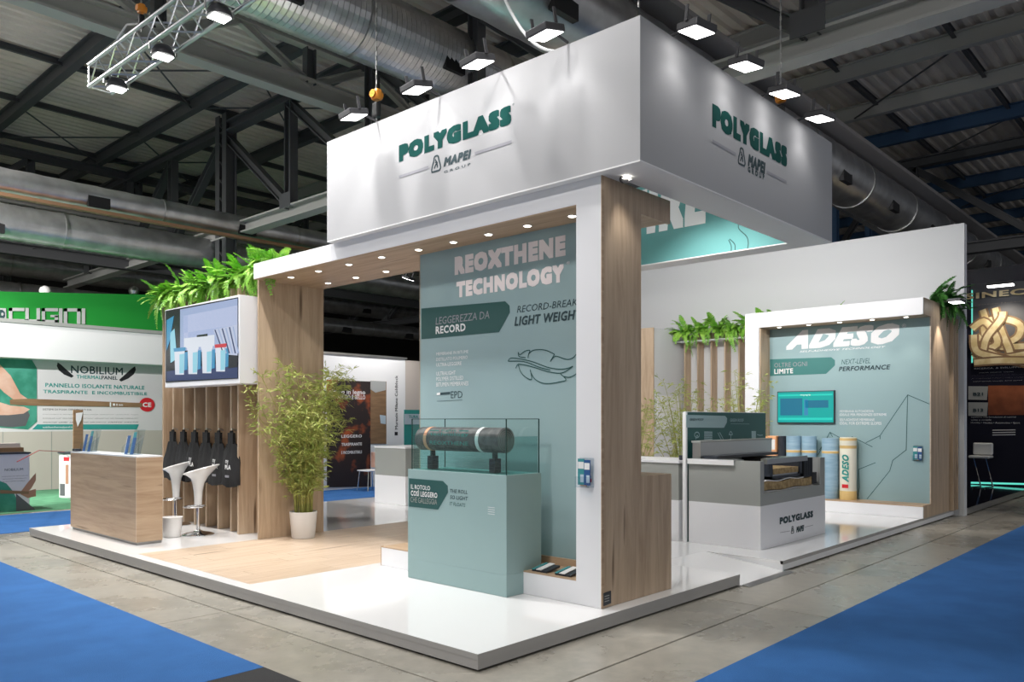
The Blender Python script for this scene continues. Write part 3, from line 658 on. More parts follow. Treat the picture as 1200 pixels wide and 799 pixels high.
# ------------------------------------------------------------------ plants
def cone_tube(mb, pts, r0, r1, n=5):
    for i, (a, b) in enumerate(zip(pts[:-1], pts[1:])):
        k = i / (len(pts) - 1); mb.tube(a, b, r0 + (r1 - r0) * k, n, r0 + (r1 - r0) * (k + 1 / (len(pts) - 1)), cap=False)
def bamboo(x, y, z0, h, spread, ncane, nleaf, label, pot=None, lean=(0, 0), ymax=99):
    t = thing('potted_bamboo', label, 'plant', (x, y, z0)); rs = random.Random(int(x * 100 + y * 10))
    if pot:
        r, ph = pot
        MB().lathe([(r * .80, z0), (r * .84, z0 + .01), (r, z0 + ph - .01), (r, z0 + ph), (r * .94, z0 + ph), (r * .92, z0 + ph - .03)], (x, y, 0), 36).build('pot', M['pot_white'], t, smooth=True)
        MB().lathe([(r * .93, z0 + ph - .035), (r * .93, z0 + ph - .03)], (x, y, 0), 24).build('soil', M['soil'], t)
        zb = z0 + ph - .03
    else: zb = z0; r = .12
    lv = MB(); leaf_pts = []
    for c in range(ncane):
        a = rs.uniform(0, 2 * math.pi); q = rs.random() ** .5 * r * .7; b = Vector((x + q * math.cos(a), y + q * math.sin(a), zb))
        ch = h * rs.uniform(.6, 1); a2 = a + rs.uniform(-.6, .6); sp = spread * rs.uniform(.25, 1)
        pts = []
        for k in range(9):
            s = k / 8; off = sp * s ** 1.8
            pts.append(b + Vector((math.cos(a2) * off + lean[0] * s, math.sin(a2) * off + lean[1] * s, ch * (s - .10 * s ** 3 * (sp / spread)))))
        for p in pts:
            if p.y > ymax - .06: p.y = ymax - .06 - .4 * (p.y - ymax + .06)
        mb = MB(); cone_tube(mb, pts, .008, .003); mb.build('cane', M['cane'], t, smooth=True)
        for k in range(2, 9):
            for _ in range(max(1, int(nleaf / ncane / 7 / 4))):
                s = rs.uniform(-.5, .5); p = pts[k] + (pts[min(k + 1, 8)] - pts[k]) * s
                d = Vector((rs.uniform(-1, 1), rs.uniform(-1, 1), rs.uniform(-.1, .5))).normalized(); tl = rs.uniform(.06, .22)
                if (p + d * tl).y > ymax - .01: d.y = -abs(d.y)
                e = p + d * tl; lv.tube(p, e, .0015, 3, cap=False)
                for _ in range(4): leaf_pts.append((p + d * tl * rs.uniform(.4, 1), d))
    for p, d in leaf_pts:
        dd = (d + Vector((rs.uniform(-1, 1), rs.uniform(-1, 1), rs.uniform(-.9, .5)))).normalized(); L = rs.uniform(.05, .11); wd = rs.uniform(.005, .009)
        if (p + dd * L).y > ymax - .01: dd.y = -abs(dd.y)
        sd = dd.cross(Vector((rs.uniform(-1, 1), rs.uniform(-1, 1), rs.uniform(-1, 1)))).normalized() * wd; nn = dd.cross(sd).normalized() * wd * .4
        m_ = p + dd * L * .45; e = p + dd * L + Vector((0, 0, -L * .15))
        n = len(lv.v); lv.v += [tuple(p), tuple(m_ + sd + nn), tuple(m_ - sd + nn), tuple(e)]; lv.f += [(n, n + 1, n + 3), (n, n + 3, n + 2)]
    me = bpy.data.meshes.new('foliage'); off = Vector((x, y, z0)); me.from_pydata([tuple(Vector(v) - off) for v in lv.v], [], lv.f); me.materials.append(M['bamboo_leaf'])
    o = bpy.data.objects.new('foliage', me); COL.objects.link(o); o.parent = t; o['kind'] = 'stuff'
    return t
bamboo(2.10, 5.30, .122, 1.95, .66, 36, 7600, 'tall green bamboo in a white pot against the oak portal leg', (.175, .34), (0, 0), 5.545)

def frond_mesh(L, seed, curl, wide):
    rs = random.Random(seed); mb = MB(); pts = []
    for k in range(13):
        s = k / 12; pts.append(Vector((L * s * (1 - .25 * curl * s), L * .05 * math.sin(s * 3 + seed), L * (.75 * s - curl * s * s))))
    for a, b in zip(pts[:-1], pts[1:]): mb.tube(a, b, .003, 3, cap=False)
    for k in range(1, 13):
        s = k / 12; l = L * wide * abs(math.sin(min(1, s * .82 + .14) * math.pi)) ** .7 + .008
        for sg in (-1, 1):
            for h in (0, .5):
                p = pts[k - 1].lerp(pts[k], 1 - h); t = (pts[k] - pts[k - 1]).normalized()
                d = (Vector((0, sg, .1)) + t * .65 + Vector((0, 0, rs.uniform(-.25, .15)))).normalized(); wv = t * .011
                e = p + d * l; mdl = p + d * l * .5 + Vector((0, 0, .006))
                n = len(mb.v); mb.v += [tuple(p - wv * .5), tuple(p + wv * .7), tuple(mdl + wv), tuple(mdl - wv), tuple(e)]
                mb.f += [(n, n + 1, n + 2, n + 3), (n + 3, n + 2, n + 4)]
    me = bpy.data.meshes.new('frond'); me.from_pydata([tuple(v) for v in mb.v], [], mb.f); return me
FR = {}
for mname in ('fern_green', 'fern_dark'):
    FR[mname] = []
    for k in range(5):
        me = frond_mesh(.42, k, .25 + .30 * k, .17); me.materials.append(M[mname]); FR[mname].append(me)
def fern(x, y, z, label, group, n=18, sc=1.0, m='fern_green', seed=0, bias=None):
    t = thing('fern', label, 'fern', (x, y, z), group); rs = random.Random(seed)
    for k in range(n):
        o = bpy.data.objects.new('frond', rs.choice(FR[m])); COL.objects.link(o); o.parent = t
        a = 2 * math.pi * k / n + rs.uniform(-.3, .3)
        if bias is not None and rs.random() < .6: a = bias + rs.uniform(-1.1, 1.1)
        o.location = (rs.uniform(-.08, .08), rs.uniform(-.1, .1), rs.uniform(-.03, .05)); o.rotation_euler = (rs.uniform(-.3, .3), rs.uniform(-.5, .55), a); s = sc * rs.uniform(.65, 1.1); o.scale = (s, s, s)
    return t
od = ['leftmost fern', 'second fern from the left', 'third fern from the left', 'fourth fern from the left', 'fifth fern from the left', 'sixth fern from the left', 'seventh fern from the left', 'eighth fern from the left', 'rightmost fern, beside the white header']
for i in range(9):
    fern(1.88, 8.62 - .375 * i, 3.46 + .012 * i, f'bright green {od[i]}, on top of the left oak slats', 'ferns above the left slat wall', 36, 1.1, 'fern_green', 30 + i, math.pi)

# ------------------------------------------------------------------ stand back wall, cabin
WX = 11.55
bw = MB().box(WX, -.15, .0, WX + .10, 9.0, 5.0).build('wall_back', M['wall_fabric']); struct(bw)
MB().box(WX + .10, -.15, .0, WX + .18, -.10, 5.0).build('wall_end_post', M['white_laminate'], bw)
MB().box(WX - .004, -.153, 0.0, WX + .006, -.146, 5.0).build('wall_edge', M['print_white'], bw)
cb = MB().box(10.3, 5.25, .12, WX, 5.30, 3.53).build('wall_cabin', M['wall_fabric']); struct(cb)
MB().box(10.27, 5.22, .12, 10.30, 8.9, 3.53).build('oak_cladding', M['oak_vertical'], cb)
box('window_strip', M['print_white'], (10.45, 5.235, 1.45, 11.4, 5.249, 2.15), cb)
sr = thing('slat_wall', 'oak slats standing in front of the white back wall under green ferns', 'slat wall', (11.2, 3.9, .12))
for y in (5.10, 4.79, 4.48, 4.17, 3.86, 3.55, 3.24): MB().box(11.30, y - .015, .122, 11.54, y + .015, 3.45).build('slat', M['oak_vertical'], sr, bevel=.002)
MB().box(11.15, 3.0, 3.28, 11.54, 5.2, 3.30).build('planter_tray', M['white_matt'], sr)
od2 = ['leftmost', 'second from the left', 'third from the left', 'fourth from the left', 'fifth from the left', 'rightmost']
for i in range(6): fern(11.25, 5.05 - .38 * i, 3.46, f'green fern over the slats on the white back wall, {od2[i]}', 'ferns above the rear slats', 26, 1.15, 'fern_green', 60 + i, math.pi)
for i in range(3): fern(11.1, 2.75 - .42 * i, 3.52, f'green fern tip rising behind the white header of the adhesive portal, {("left", "middle", "right")[i]} one', 'ferns behind the adhesive portal', 12, .8, 'fern_green', 70 + i)

# ------------------------------------------------------------------ adhesive membrane portal
AX0, AX1, AP = 9.635, 11.09, 10.03
ap = thing('display_portal', 'white and oak portal around the pale teal adhesive membrane panel at the right', 'display portal', (AX0, 0, .12))
MB().box(AX0, 2.64, .122, AX0 + .03, 2.90, 3.27).build('front_column', M['white_laminate'], ap)
MB().box(AX0, -.03, 3.27, AX0 + .03, 2.90, 3.53).build('front_header', M['white_laminate'], ap)
MB().box(AX0, -.03, .122, AX0 + .03, 2.64, .302).build('front_base', M['white_laminate'], ap)
pts = [(AX0 + .03, .122), (AX1, .122), (AX1, 3.53), (AX0 + .03, 3.53), (AX0 + .03, 3.27), (AP + .03, 3.27), (AP + .03, .32), (AX0 + .03, .32)]
MB().prism([(x, -.035, z) for x, z in pts], (0, .03, 0)).build('side_panel', M['oak_vertical'], ap)
MB().box(AX0 + .03, 2.62, .32, AP, 2.64, 3.27).build('reveal', M['oak_vertical'], ap)
MB().box(AX0 + .03, -.005, 3.265, AP, 2.62, 3.28).build('soffit', M['oak_along_y'], ap)
MB().box(AX0 - .003, -.033, .302, AP, 2.64, .322).build('base_top', M['oak_along_y'], ap)
MB().box(AX0 + .03, 2.64, .122, AX1, 2.90, 3.53).build('side_return', M['white_matt'], ap)
MB().box(AX0 + .03, -.005, 3.50, AX1, 2.64, 3.53).build('header_top', M['white_matt'], ap)
MB().box(AP - .002, -.037, .322, AP + .03, -.020, 3.265).build('edge_band', M['oak_along_x'], ap)
an = MB().box(AP, -.02, .322, AP + .1, 2.62, 3.265).build('graphic_panel', M['teal_panel_pale'], ap)
MB().box(AX1 - .02, -.005, .122, AX1, 2.64, 3.50).build('back_board', M['white_matt'], ap)
for y in (2.32, 1.80, 1.28, .76, .25): downlight(9.76, y, 3.264, ap, e=P_DOWN * 1.6)
V = AP
txt(an, 'ADESO', 'X', V, (921, 410), (1054, 378), 'print_white', .065, .45)
txt(an, '®', 'X', V, (1057, 384), (1062, 379), 'print_white')
txt(an, 'SELF-ADHESIVE TECHNOLOGY', 'X', V, (937, 413), (1038, 405), 'print_white', .025, .35)
flat(an, 'title_ribbon', 'X', V, [(902.5, 421), (974, 418.5), (978.5, 422), (978.5, 428), (968, 438), (902.5, 440.5)], 'mid_teal')
txt(an, 'OLTRE OGNI', 'X', V, (907.5, 430.5), (946, 423.5), 'print_grey', 0, 0, .005)
txt(an, 'LIMITE', 'X', V, (907.5, 438.2), (929.5, 431.5), 'print_white', .03, 0, .005)
txt(an, 'NEXT-LEVEL', 'X', V, (986, 427), (1020, 419.5), 'dark_teal', -.005, .2)
txt(an, 'PERFORMANCE', 'X', V, (983, 435), (1043.5, 427), 'ink_dark', .025, .2)
for s, x, y, b in (('MEMBRANA AUTOADESIVA', 1024, 483.2, 0), ('IDEALE PER PENDENZE ESTREME', 1039, 487.2, .02), ('SELF-ADHESIVE MEMBRANE', 1025, 493.2, 0), ('IDEAL FOR EXTREME SLOPES', 1033, 497.4, .02)):
    txt(an, s, 'X', V, (984, y), (x, y - 3.0), 'print_white', b)
Q = lambda L: [(920 + x / 5.705, 450 + y / 5.705) for x, y in L]
for L in ([(220, 475), (300, 322), (375, 362)], [(300, 322), (318, 352)], [(230, 440), (262, 395)], [(445, 350), (585, 420)], [(540, 392), (635, 345), (820, 72), (965, 133)], [(820, 72), (810, 440), (720, 510), (700, 580), (548, 768)], [(635, 345), (636, 368)], [(605, 525), (492, 570), (498, 690), (483, 765)]):
    stroke(an, 'mountain_outline', 'X', V, Q(L), .010, 'dark_teal', curve=False)
tv = thing('wall_screen', 'flat screen with turquoise picture on the adhesive membrane panel', 'screen', (AP - .05, 1.95, 1.6))
MB().box(AP - .05, 1.45, 1.585, AP - .003, 2.46, 2.145).build('frame', M['dark_frame'], tv, bevel=.004)
box('display', M['screen_teal'], (AP - .053, 1.465, 1.60, AP - .05, 2.445, 2.13), tv)
for a, b, c, d, m in ((2.0, 2.40, 1.72, 2.02, 'screen_teal_dark'), (1.55, 1.95, 1.85, 1.98, 'screen_teal_dark'), (1.48, 2.43, 1.64, 1.68, 'screen_teal_light'), (1.48, 2.43, 2.06, 2.09, 'screen_teal_light'), (1.9, 1.97, 1.72, 2.0, 'screen_blue')):
    box('display_patch', M[m], (AP - .055, a, c, AP - .053, b, d), tv)
txt(tv, 'mapegrip', 'X', AP - .056, (938, 463.5), (950, 461.5), 'print_white')
# slats and fern at right side of the portal
sx = thing('slat_wall', 'narrow oak slats between the adhesive portal and the white wall end', 'slat wall', (11.2, -.1, .12))
for x in (11.13, 11.26, 11.39): MB().box(x, -.09, .122, x + .05, .25, 3.35).build('slat', M['oak_vertical'], sx, bevel=.002)
MB().box(11.12, -.04, 3.35, 11.54, .9, 3.37).build('planter_tray', M['white_matt'], sx)
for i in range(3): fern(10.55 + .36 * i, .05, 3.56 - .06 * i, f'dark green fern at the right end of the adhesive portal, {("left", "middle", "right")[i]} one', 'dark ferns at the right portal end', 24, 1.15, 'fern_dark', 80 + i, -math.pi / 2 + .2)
fl2 = thing('side_floodlight', 'flat black floodlight washing the oak side of the adhesive portal', 'floodlight', (10.35, -.3, 3.5))
MB().box(10.20, -.42, 3.50, 10.52, -.22, 3.55).build('housing', M['lamp_housing'], fl2, bevel=.01); MB().box(10.22, -.40, 3.494, 10.50, -.24, 3.499).build('lens', M['lamp_led'], fl2)
MB().tube((10.4, -.24, 3.54), (10.6, .02, 3.56), .015, 8).build('arm', M['steel'], fl2)
spot('side_floodlight_beam', (10.40, -.26, 3.47), (10.62, -.03, 1.2), 45, 62, .5, (1, .94, .84), .03)
# rolls on the base
def roll(y, x, r, h, m, label, cap='band', text=None):
    t = thing('membrane_roll', label, 'membrane roll', (x, y, .323), 'membrane rolls in front of the adhesive panel')
    MB().lathe([(r * .98, .323), (r, .33), (r, .323 + h - .01), (r * .97, .323 + h), (r * .5, .323 + h), (r * .45, .323 + h - .02)], (x, y, 0), 32).build('roll_body', M[m], t, smooth=True)
    if cap == 'yellow':
        for z0, z1 in ((.323, .47), (1.17, 1.34)): MB().lathe([(r + .001, z0), (r + .002, z0 + .005), (r + .002, z1 - .005), (r + .001, z1)], (x, y, 0), 32).build('printed_band', M['roll_yellow'], t, smooth=True)
        MB().lathe([(r + .003, 1.22), (r + .003, 1.30)], (x, y, 0), 32).build('printed_band', M['roll_cream'], t, smooth=True)
        lettering(t, 'ADESO', 'X', (x - r - .003, y - .06, .62), .11, .45, 'print_teal', .04, .3, rot=1)
        box('printed_mark', M['red_print'], (x - r - .005, y - .05, .52, x - r - .002, y + .05, .58), t)
    else:
        MB().lathe([(r + .001, 1.08), (r + .002, 1.085), (r + .002, 1.115), (r + .001, 1.12)], (x, y, 0), 32).build('printed_band', M['roll_yellow'], t, smooth=True)
        MB().lathe([(r + .001, 1.12), (r + .002, 1.121), (r + .002, 1.125), (r + .001, 1.127)], (x, y, 0), 32).build('printed_band', M['print_white'], t, smooth=True)
roll(1.175, 9.85, .132, 1.03, 'roll_cream', 'cream membrane roll with yellow ends standing on the oak ledge', 'yellow')
roll(1.47, 9.86, .135, 1.01, 'roll_blue', 'pale blue membrane roll standing directly left of the cream roll')
roll(1.83, 9.85, .12, 1.04, 'roll_blue', 'pale blue membrane roll, second to the left of the cream roll')
roll(2.10, 9.85, .125, 1.04, 'roll_blue', 'pale blue membrane roll, third to the left of the cream roll')
bx = thing('packaged_roll', 'orange and white packaged membrane pack at the left of the rolls', 'package', (9.8, 2.42, .322))
MB().box(9.76, 2.38, .323, 9.98, 2.60, 1.36).build('pack_body', M['paper_orange'], bx, bevel=.02); MB().box(9.757, 2.40, 1.12, 9.761, 2.58, 1.30).build('printed_band', M['print_white'], bx)
o = tag(MB().lathe([(.07, .323), (.07, 1.36), (.03, 1.36)], (9.85, 2.31, 0), 20).build('grey_roll', M['dark_frame'], smooth=True), 'thin dark grey membrane roll between the orange pack and the blue rolls', 'membrane roll')

# ------------------------------------------------------------------ roof sample desk
DX0, DX1, DY0, DY1 = 5.14, 7.08, .487, 1.43
ds = thing('sample_desk', 'grey and white roof sample desk with cut-away corner and company lettering', 'display desk', (DX0, DY0, .12))
box('lower_body', M['white_laminate'], (DX0, DY0, .122, DX1, DY1, .635), ds)
box('left_face', M['grey_band'], (DX0, DY0, .635, DX0 + .03, DY1, 1.16), ds)
fr = MB().box(DX0 + .03, DY0, .635, DX1, DY0 + .03, .78).box(DX1 - .16, DY0, .78, DX1, DY0 + .03, 1.14).box(DX0 + .03, DY0, .78, DX0 + .10, DY0 + .03, 1.16).build('cutaway_frame', M['grey_band'], ds)
box('inner_face', M['label_grey'], (DX1 - .03, DY0 + .03, .635, DX1, DY1, 1.14), ds)
box('rear_face', M['grey_band'], (DX0 + .03, DY1 - .03, .635, DX1 - .03, DY1, 1.16), ds)
box('tray_floor', M['print_white'], (DX0 + .03, DY0 + .03, .76, DX1 - .03, DY1 - .03, .78), ds)
def layer(nm, m, x0, x1, z0, z1, y0, a=0, amp=.0, n=14):
    top = []; bot = []
    for k in range(n + 1):
        x = x0 + (x1 - x0) * k / n; wv = amp * math.sin(k * .9) ; top.append((x, y0, z1 + wv + a * (x - x0))); bot.append((x, y0, z0 + wv * .8 + a * (x - x0)))
    return MB().prism(bot + top[::-1], (0, .5, 0)).build(nm, M[m], ds)
layer('insulation_layer', 'insulation', DX0 + .12, DX1 - .36, .80, .90, DY0 + .035, .0, .012)
layer('membrane_layer', 'print_white', DX0 + .10, DX1 - .30, .782, .79, DY0 + .032, .0, .006)
layer('membrane_layer', 'print_white', DX0 + .10, DX1 - .6, .905, .915, DY0 + .033, .0, .012)
MB().box(DX1 - .62, DY0 + .033, .90, DX1 - .33, DY1 - .05, 1.15).box(DX1 - .35, DY0 + .033, .80, DX1 - .20, DY1 - .1, .95).build('gutter_upstand', M['rubber_black'], ds)
for k in range(6): MB().box(DX1 - .60 + .045 * k, DY0 + .028, .92, DX1 - .585 + .045 * k, DY0 + .034, 1.14).build('ridge', M['dark_frame'], ds)
MB().box(DX0 + .35, DY0 + .04, .93, DX0 + .42, DY0 + .5, 1.12).box(DX0 + .35, DY0 + .04, .93, DX1 - .65, DY0 + .5, .96).box(DX1 - .72, DY0 + .04, .93, DX1 - .65, DY0 + .5, 1.12).build('window_profile', M['dark_frame'], ds)
box('timber_core', M['insulation'], (DX0 + .46, DY0 + .05, .98, DX1 - .75, DY0 + .5, 1.05), ds)
box('steel_core', M['steel'], (DX0 + .44, DY0 + .06, .96, DX1 - .74, DY0 + .5, .98), ds)
box('coping', M['steel'], (DX0 + .14, DY0 - .02, 1.12, DX1 - .62, DY0 + .06, 1.185), ds)
box('coping', M['steel'], (DX0 - .03, DY0 + .32, 1.135, DX0 + .22, DY1, 1.165), ds)
box('coping_lip', M['print_white'], (DX0 - .032, DY0 + .32, 1.10, DX0 - .02, DY1, 1.165), ds)
box('parapet', M['steel'], (DX0 + .04, DY1 - .14, 1.165, DX1 + .12, DY1 - .03, 1.36), ds)
box('parapet_step', M['dark_frame'], (DX0 + .10, DY1 - .34, 1.165, DX1 - .1, DY1 - .14, 1.20), ds)
box('parapet_cap', M['grey_band'], (DX0 + .03, DY1 - .15, 1.36, DX1 + .12, DY1 - .02, 1.385), ds)
dfr = box('front_lettering_plate', M['white_laminate'], (DX0, DY0 - .004, .122, DX1, DY0, .632), ds)
logo(dfr, 'Y', DY0 - .004, [(913.5, 614.5), (952.5, 598), (933, 624), (942, 614.8), None, None, [((914, 624), (925.5, 622)), ((943, 617.5), (952.5, 615.2))], (928.6, 620.6), .085, .006], True, 'ink_dark')
sg = thing('sign_board', 'dark teal information board standing behind the roof sample desk', 'sign board', (5.13, 1.46, .12))
box('board', M['dark_teal'], (5.15, 1.455, .122, 7.36, 1.475, 1.742), sg); box('edge', M['print_white'], (5.11, 1.455, .122, 5.15, 1.50, 1.75), sg); box('edge', M['print_white'], (5.11, 1.476, 1.742, 7.37, 1.5, 1.75), sg); box('backing', M['print_white'], (5.15, 1.476, .122, 7.36, 1.5, 1.742), sg)
K = lambda L: [(800 + x / 9.99, 480 + y / 9.99) for x, y in L]
V = 1.455
flat(sg, 'title_ribbon', 'Y', V, K([(42, 60), (495, 72), (518, 100), (515, 150), (480, 212), (42, 208)]), 'teal_panel')
txt(sg, 'GREEN ROOF', 'Y', V, K([(80, 128)])[0], K([(240, 100)])[0], 'ink_dark', .03, 0, .005); txt(sg, 'GREEN ROOF', 'Y', V, K([(553, 140)])[0], K([(712, 105)])[0], 'teal_panel', .03)
C_ = lambda cx, cy, rx, ry, n=14: [(cx + rx * math.cos(2 * math.pi * k / n), cy + ry * math.sin(2 * math.pi * k / n)) for k in range(n + 1)]
stroke(sg, 'icon', 'Y', V, K(C_(165, 295, 28, 32)), .012, 'teal_panel'); stroke(sg, 'icon', 'Y', V, K([(150, 350), (165, 300), (180, 320)]), .012, 'teal_panel')
for k in range(5): flat(sg, 'icon', 'Y', V, K([(252, 255 + 20 * k), (345, 257 + 20 * k), (345, 270 + 20 * k), (252, 268 + 20 * k)]), 'teal_panel')
stroke(sg, 'icon', 'Y', V, K([(410, 270), (450, 350), (470, 340), (430, 265)]), .012, 'teal_panel'); stroke(sg, 'icon', 'Y', V, K([(540, 290), (560, 255), (580, 290), (540, 292), (560, 296), (560, 350)]), .014, 'teal_panel')
flat(sg, 'icon', 'Y', V, K([(808, 250), (855, 250), (855, 345), (808, 345)]), 'teal_panel'); stroke(sg, 'icon', 'Y', V, K([(870, 290), (900, 300), (935, 297)]), .01, 'teal_panel'); stroke(sg, 'icon', 'Y', V, K([(870, 335), (905, 340)]), .01, 'teal_panel')
stroke(sg, 'printed_line', 'Y', V, K([(560, 165), (780, 168)]), .004, 'teal_panel')

# ------------------------------------------------------------------ low counters in the middle
def low_counter(x0, y0, x1, y1, z, label, zb=.635):
    t = thing('low_counter', label, 'counter', (x0, y0, .12)); box('lower_body', M['white_laminate'], (x0, y0, .122, x1, y1, zb), t); box('upper_band', M['grey_band'], (x0 + .003, y0 + .003, zb, x1 - .003, y1 - .003, z - .03), t); box('top', M['white_laminate'], (x0 - .01, y0 - .01, z - .03, x1, y1, z), t)
low_counter(5.10, 1.55, 5.9, 3.7, 1.13, 'grey and white counter with bamboo behind the sample desk')
low_counter(5.45, 7.27, 6.3, 8.15, 1.16, 'grey and white counter at the rear of the oak floor area')
bamboo(6.6, 2.35, .122, 1.9, .5, 20, 2200, 'leafy bamboo rising behind the low grey counter', (.18, .36))
bamboo(6.75, 3.35, .122, 1.75, .45, 16, 1500, 'sparser bamboo behind the low counter, seen beside the oak pillar', (.18, .36))
bamboo(8.3, 2.25, .122, 2.05, .35, 16, 1700, 'slim bamboo directly behind the dark teal sign board', (.18, .36))
cu = tag(MB().lathe([(.02, 1.131), (.03, 1.135), (.032, 1.19), (.028, 1.19), (.026, 1.14)], (5.3, 1.63, 0), 16).build('cup', M['dark_frame'], smooth=True), 'small dark cup on the low grey counter beside the sign board', 'cup')

# ------------------------------------------------------------------ lighting truss
tr = thing('lighting_truss', 'silver box lighting truss hanging at the upper left', 'lighting truss', (.65, 5, 6.2))
TX0, TX1, TZ0, TZ1, TY1, TY0 = .49, .79, 6.20, 6.50, 7.96, -3.0
for x in (TX0, TX1):
    for z in (TZ0, TZ1): MB().tube((x - .05, TY1, z), (x + .1, TY0, z), .027, 12).build('chord', M['alu'], tr, smooth=True)
def web(a, b): MB().tube(a, b, .011, 6).build('web_bar', M['alu'], tr, smooth=True)
k = 0; y = TY1 - .02; st = .29
while y > -1.0:
    s = .15 * (TY1 - y) / (TY1 - TY0) - .05; s2 = s + .15 * st / (TY1 - TY0); f = k % 2
    for x in (TX0, TX1): web((x + s, y, (TZ0, TZ1)[f]), (x + s2, y - st, (TZ1, TZ0)[f]))
    for z in (TZ0, TZ1): web(((TX0, TX1)[f] + s, y, z), ((TX1, TX0)[f] + s2, y - st, z))
    k += 1; y -= st
for x in (TX0, TX1): web((x - .05, TY1, TZ0), (x - .05, TY1, TZ1))
for z in (TZ0, TZ1): web((TX0 - .05, TY1, z), (TX1 - .05, TY1, z))
nm = ['leftmost', 'middle', 'rightmost one in view', 'first one beyond the upper edge of the view', 'second one beyond the upper edge of the view', 'third one beyond the upper edge of the view']
for i in range(6):
    y = 7.46 - 1.41 * i; x = .61
    t = thing('truss_floodlight', f'bright floodlight clamped under the silver truss, {nm[i]}', 'floodlight', (x, y, 6.1), 'floodlights under the truss')
    MB().lathe([(.05, 6.22), (.09, 6.2), (.13, 6.14), (.14, 6.09), (.135, 6.08)], (x, y, 0), 24).build('housing', M['lamp_housing'], t, smooth=True)
    MB().box(x - .10, y - .085, 6.065, x + .10, y + .085, 6.079).build('lens', M['lamp_led'], t, bevel=.01)
    MB().box(x - .17, y - .012, 6.12, x - .15, y + .012, 6.24).box(x + .15, y - .012, 6.12, x + .17, y + .012, 6.24).box(x - .17, y - .012, 6.22, x + .17, y + .012, 6.24).build('yoke', M['steel'], t)
    spot('truss_beam', (x, y, 6.05), (x + 1.5, y, .1), P_TRUSS * (1, 1, 1, .8, .55, .3)[i], 100, .6, (1, .98, .96), .12)
hoist(.64, 6.75, 6.86, 9.2, 'orange chain hoist carrying the silver lighting truss')

# ------------------------------------------------------------------ hall roof
ZD = 9.40
mb = MB(); vs = []; ys = []
y = -14.0
while y < 46:
    ys += [(y, ZD), (y + .10, ZD), (y + .14, ZD + .07), (y + .24, ZD + .07)]; y += .28
n = len(ys); X_A, X_B = -14, 46
vs = [(x, a, b) for x in (X_A, X_B) for a, b in ys]
mb.add(vs, [(k, k + 1, n + k + 1, n + k) for k in range(n - 1)])
me = mb.mesh('ceiling'); me.materials.append(M['deck_sheet']); ce = bpy.data.objects.new('ceiling', me); COL.objects.link(ce); struct(ce)
box('roof_cover', M['hall_wall'], (X_A, -14, ZD + .12, X_B, 46, ZD + .2), ce)
xs = [-6.0, -3.2, -.4, 2.43, 5.25, 8.3, 11.2, 14.05, 16.55, 19.0, 21.85, 24.8, 27.5, 30.3, 33.1, 36, 39]
for x in xs: MB().ibeam((x, -14, ZD - .20), (x, 46, ZD - .20), .32, .18).build('rafter', M['hall_steel_blue'] if x > 18 else (M['hall_steel_grey'] if 10 < x < 18 else M['hall_steel_dark']), ce)
for y in (-12, -9.2, -6.4, -3.6, -1.6, .6, 2.9, 6.0, 9.0, 12.0, 15.1, 18, 21, 24, 27, 30): MB().ibeam((-14, y, ZD - .07), (45, y, ZD - .07), .12, .08, .012).build('purlin', M['hall_steel_dark'], ce)
for i, (x, y) in enumerate([(a, b) for a in (2.43, 5.25) for b in (12, 18)]):
    MB().tube((x, y, ZD - .25), (x + 2.8, y + 3.0, ZD - .25), .02, 6).build('brace_rod', M['hall_steel_dark'], ce)
    MB().tube((x + 2.8, y, ZD - .25), (x, y + 3.0, ZD - .25), .02, 6).build('brace_rod', M['hall_steel_dark'], ce)
for i, x in enumerate((14.05, 19.0, 24.8)):
    for j, y in enumerate((-8, -3.6, .6)): MB().tube((x, y, ZD - .35), (x + 2.6, y + 3.0, ZD - .35), .02, 6).build('brace_rod', M['hall_steel_dark'], ce)

def roof_truss(X, ys, zb, zt, colY, label, mc, mw, y0, y1):
    t = thing('roof_truss', label, 'roof truss', (X, colY, zb))
    MB().ibeam((X, y0, zb), (X, y1, zb), .26, .30, .03).build('bottom_chord', M[mc], t)
    MB().ibeam((X, y0, zt), (X, y1, zt), .22, .26, .03).build('top_chord', M[mw], t)
    c = min(range(len(ys)), key=lambda i: abs(ys[i] - colY))
    for i, y in enumerate(ys):
        if i == c: continue
        MB().ibeam((X, y, zb + .1), (X, y, zt - .1), .22, .20, .02, (0, 1, 0)).build('web_post', M[mw], t)
    for i in range(len(ys) - 1):
        a, b = (ys[i], ys[i + 1])
        if i < c: p, q = (X, a, zb + .15), (X, b, zt - .15)
        else: p, q = (X, a, zt - .15), (X, b, zb + .15)
        MB().ibeam(p, q, .16, .18, .02, (0, 1, 0)).build('web_diagonal', M[mw], t)
    for i, y in enumerate(ys):
        if i == c: continue
        MB().box(X - .16, y - .22, zb + .1, X - .14, y + .22, zb + .42).build('gusset', M[mw], t)
    return t
Y15 = 15.03
ysA = [Y15 - 2.95 * k for k in range(8, -1, -1)] + [Y15 + 2.95 * k for k in range(1, 4)]
roof_truss(6.14, ysA, 6.28, 8.88, Y15, 'long roof truss crossing above the fascia, light lower beam and dark web', 'hall_steel_grey', 'hall_steel_dark', -13, 26)
def column(x, y, label, h=9.2, w=.34):
    t = thing('steel_column', label, 'column', (x, y, 0))
    for k in (-1, 1): MB().ibeam((x, y + k * w / 2, 0), (x, y + k * w / 2, h), .26, .20, .025, (1, 0, 0)).build('column_leg', M['hall_steel_dark'], t)
    mb = MB()
    for k in range(int(h / .45)): mb.bar((x - .12, y - w / 2, .2 + k * .45), (x - .12, y + w / 2, .2 + k * .45 + .3), .05, .02)
    mb.build('lacing', M['hall_steel_dark'], t)
column(6.14, Y15, 'dark steel column rising behind the ferns and oak slats')
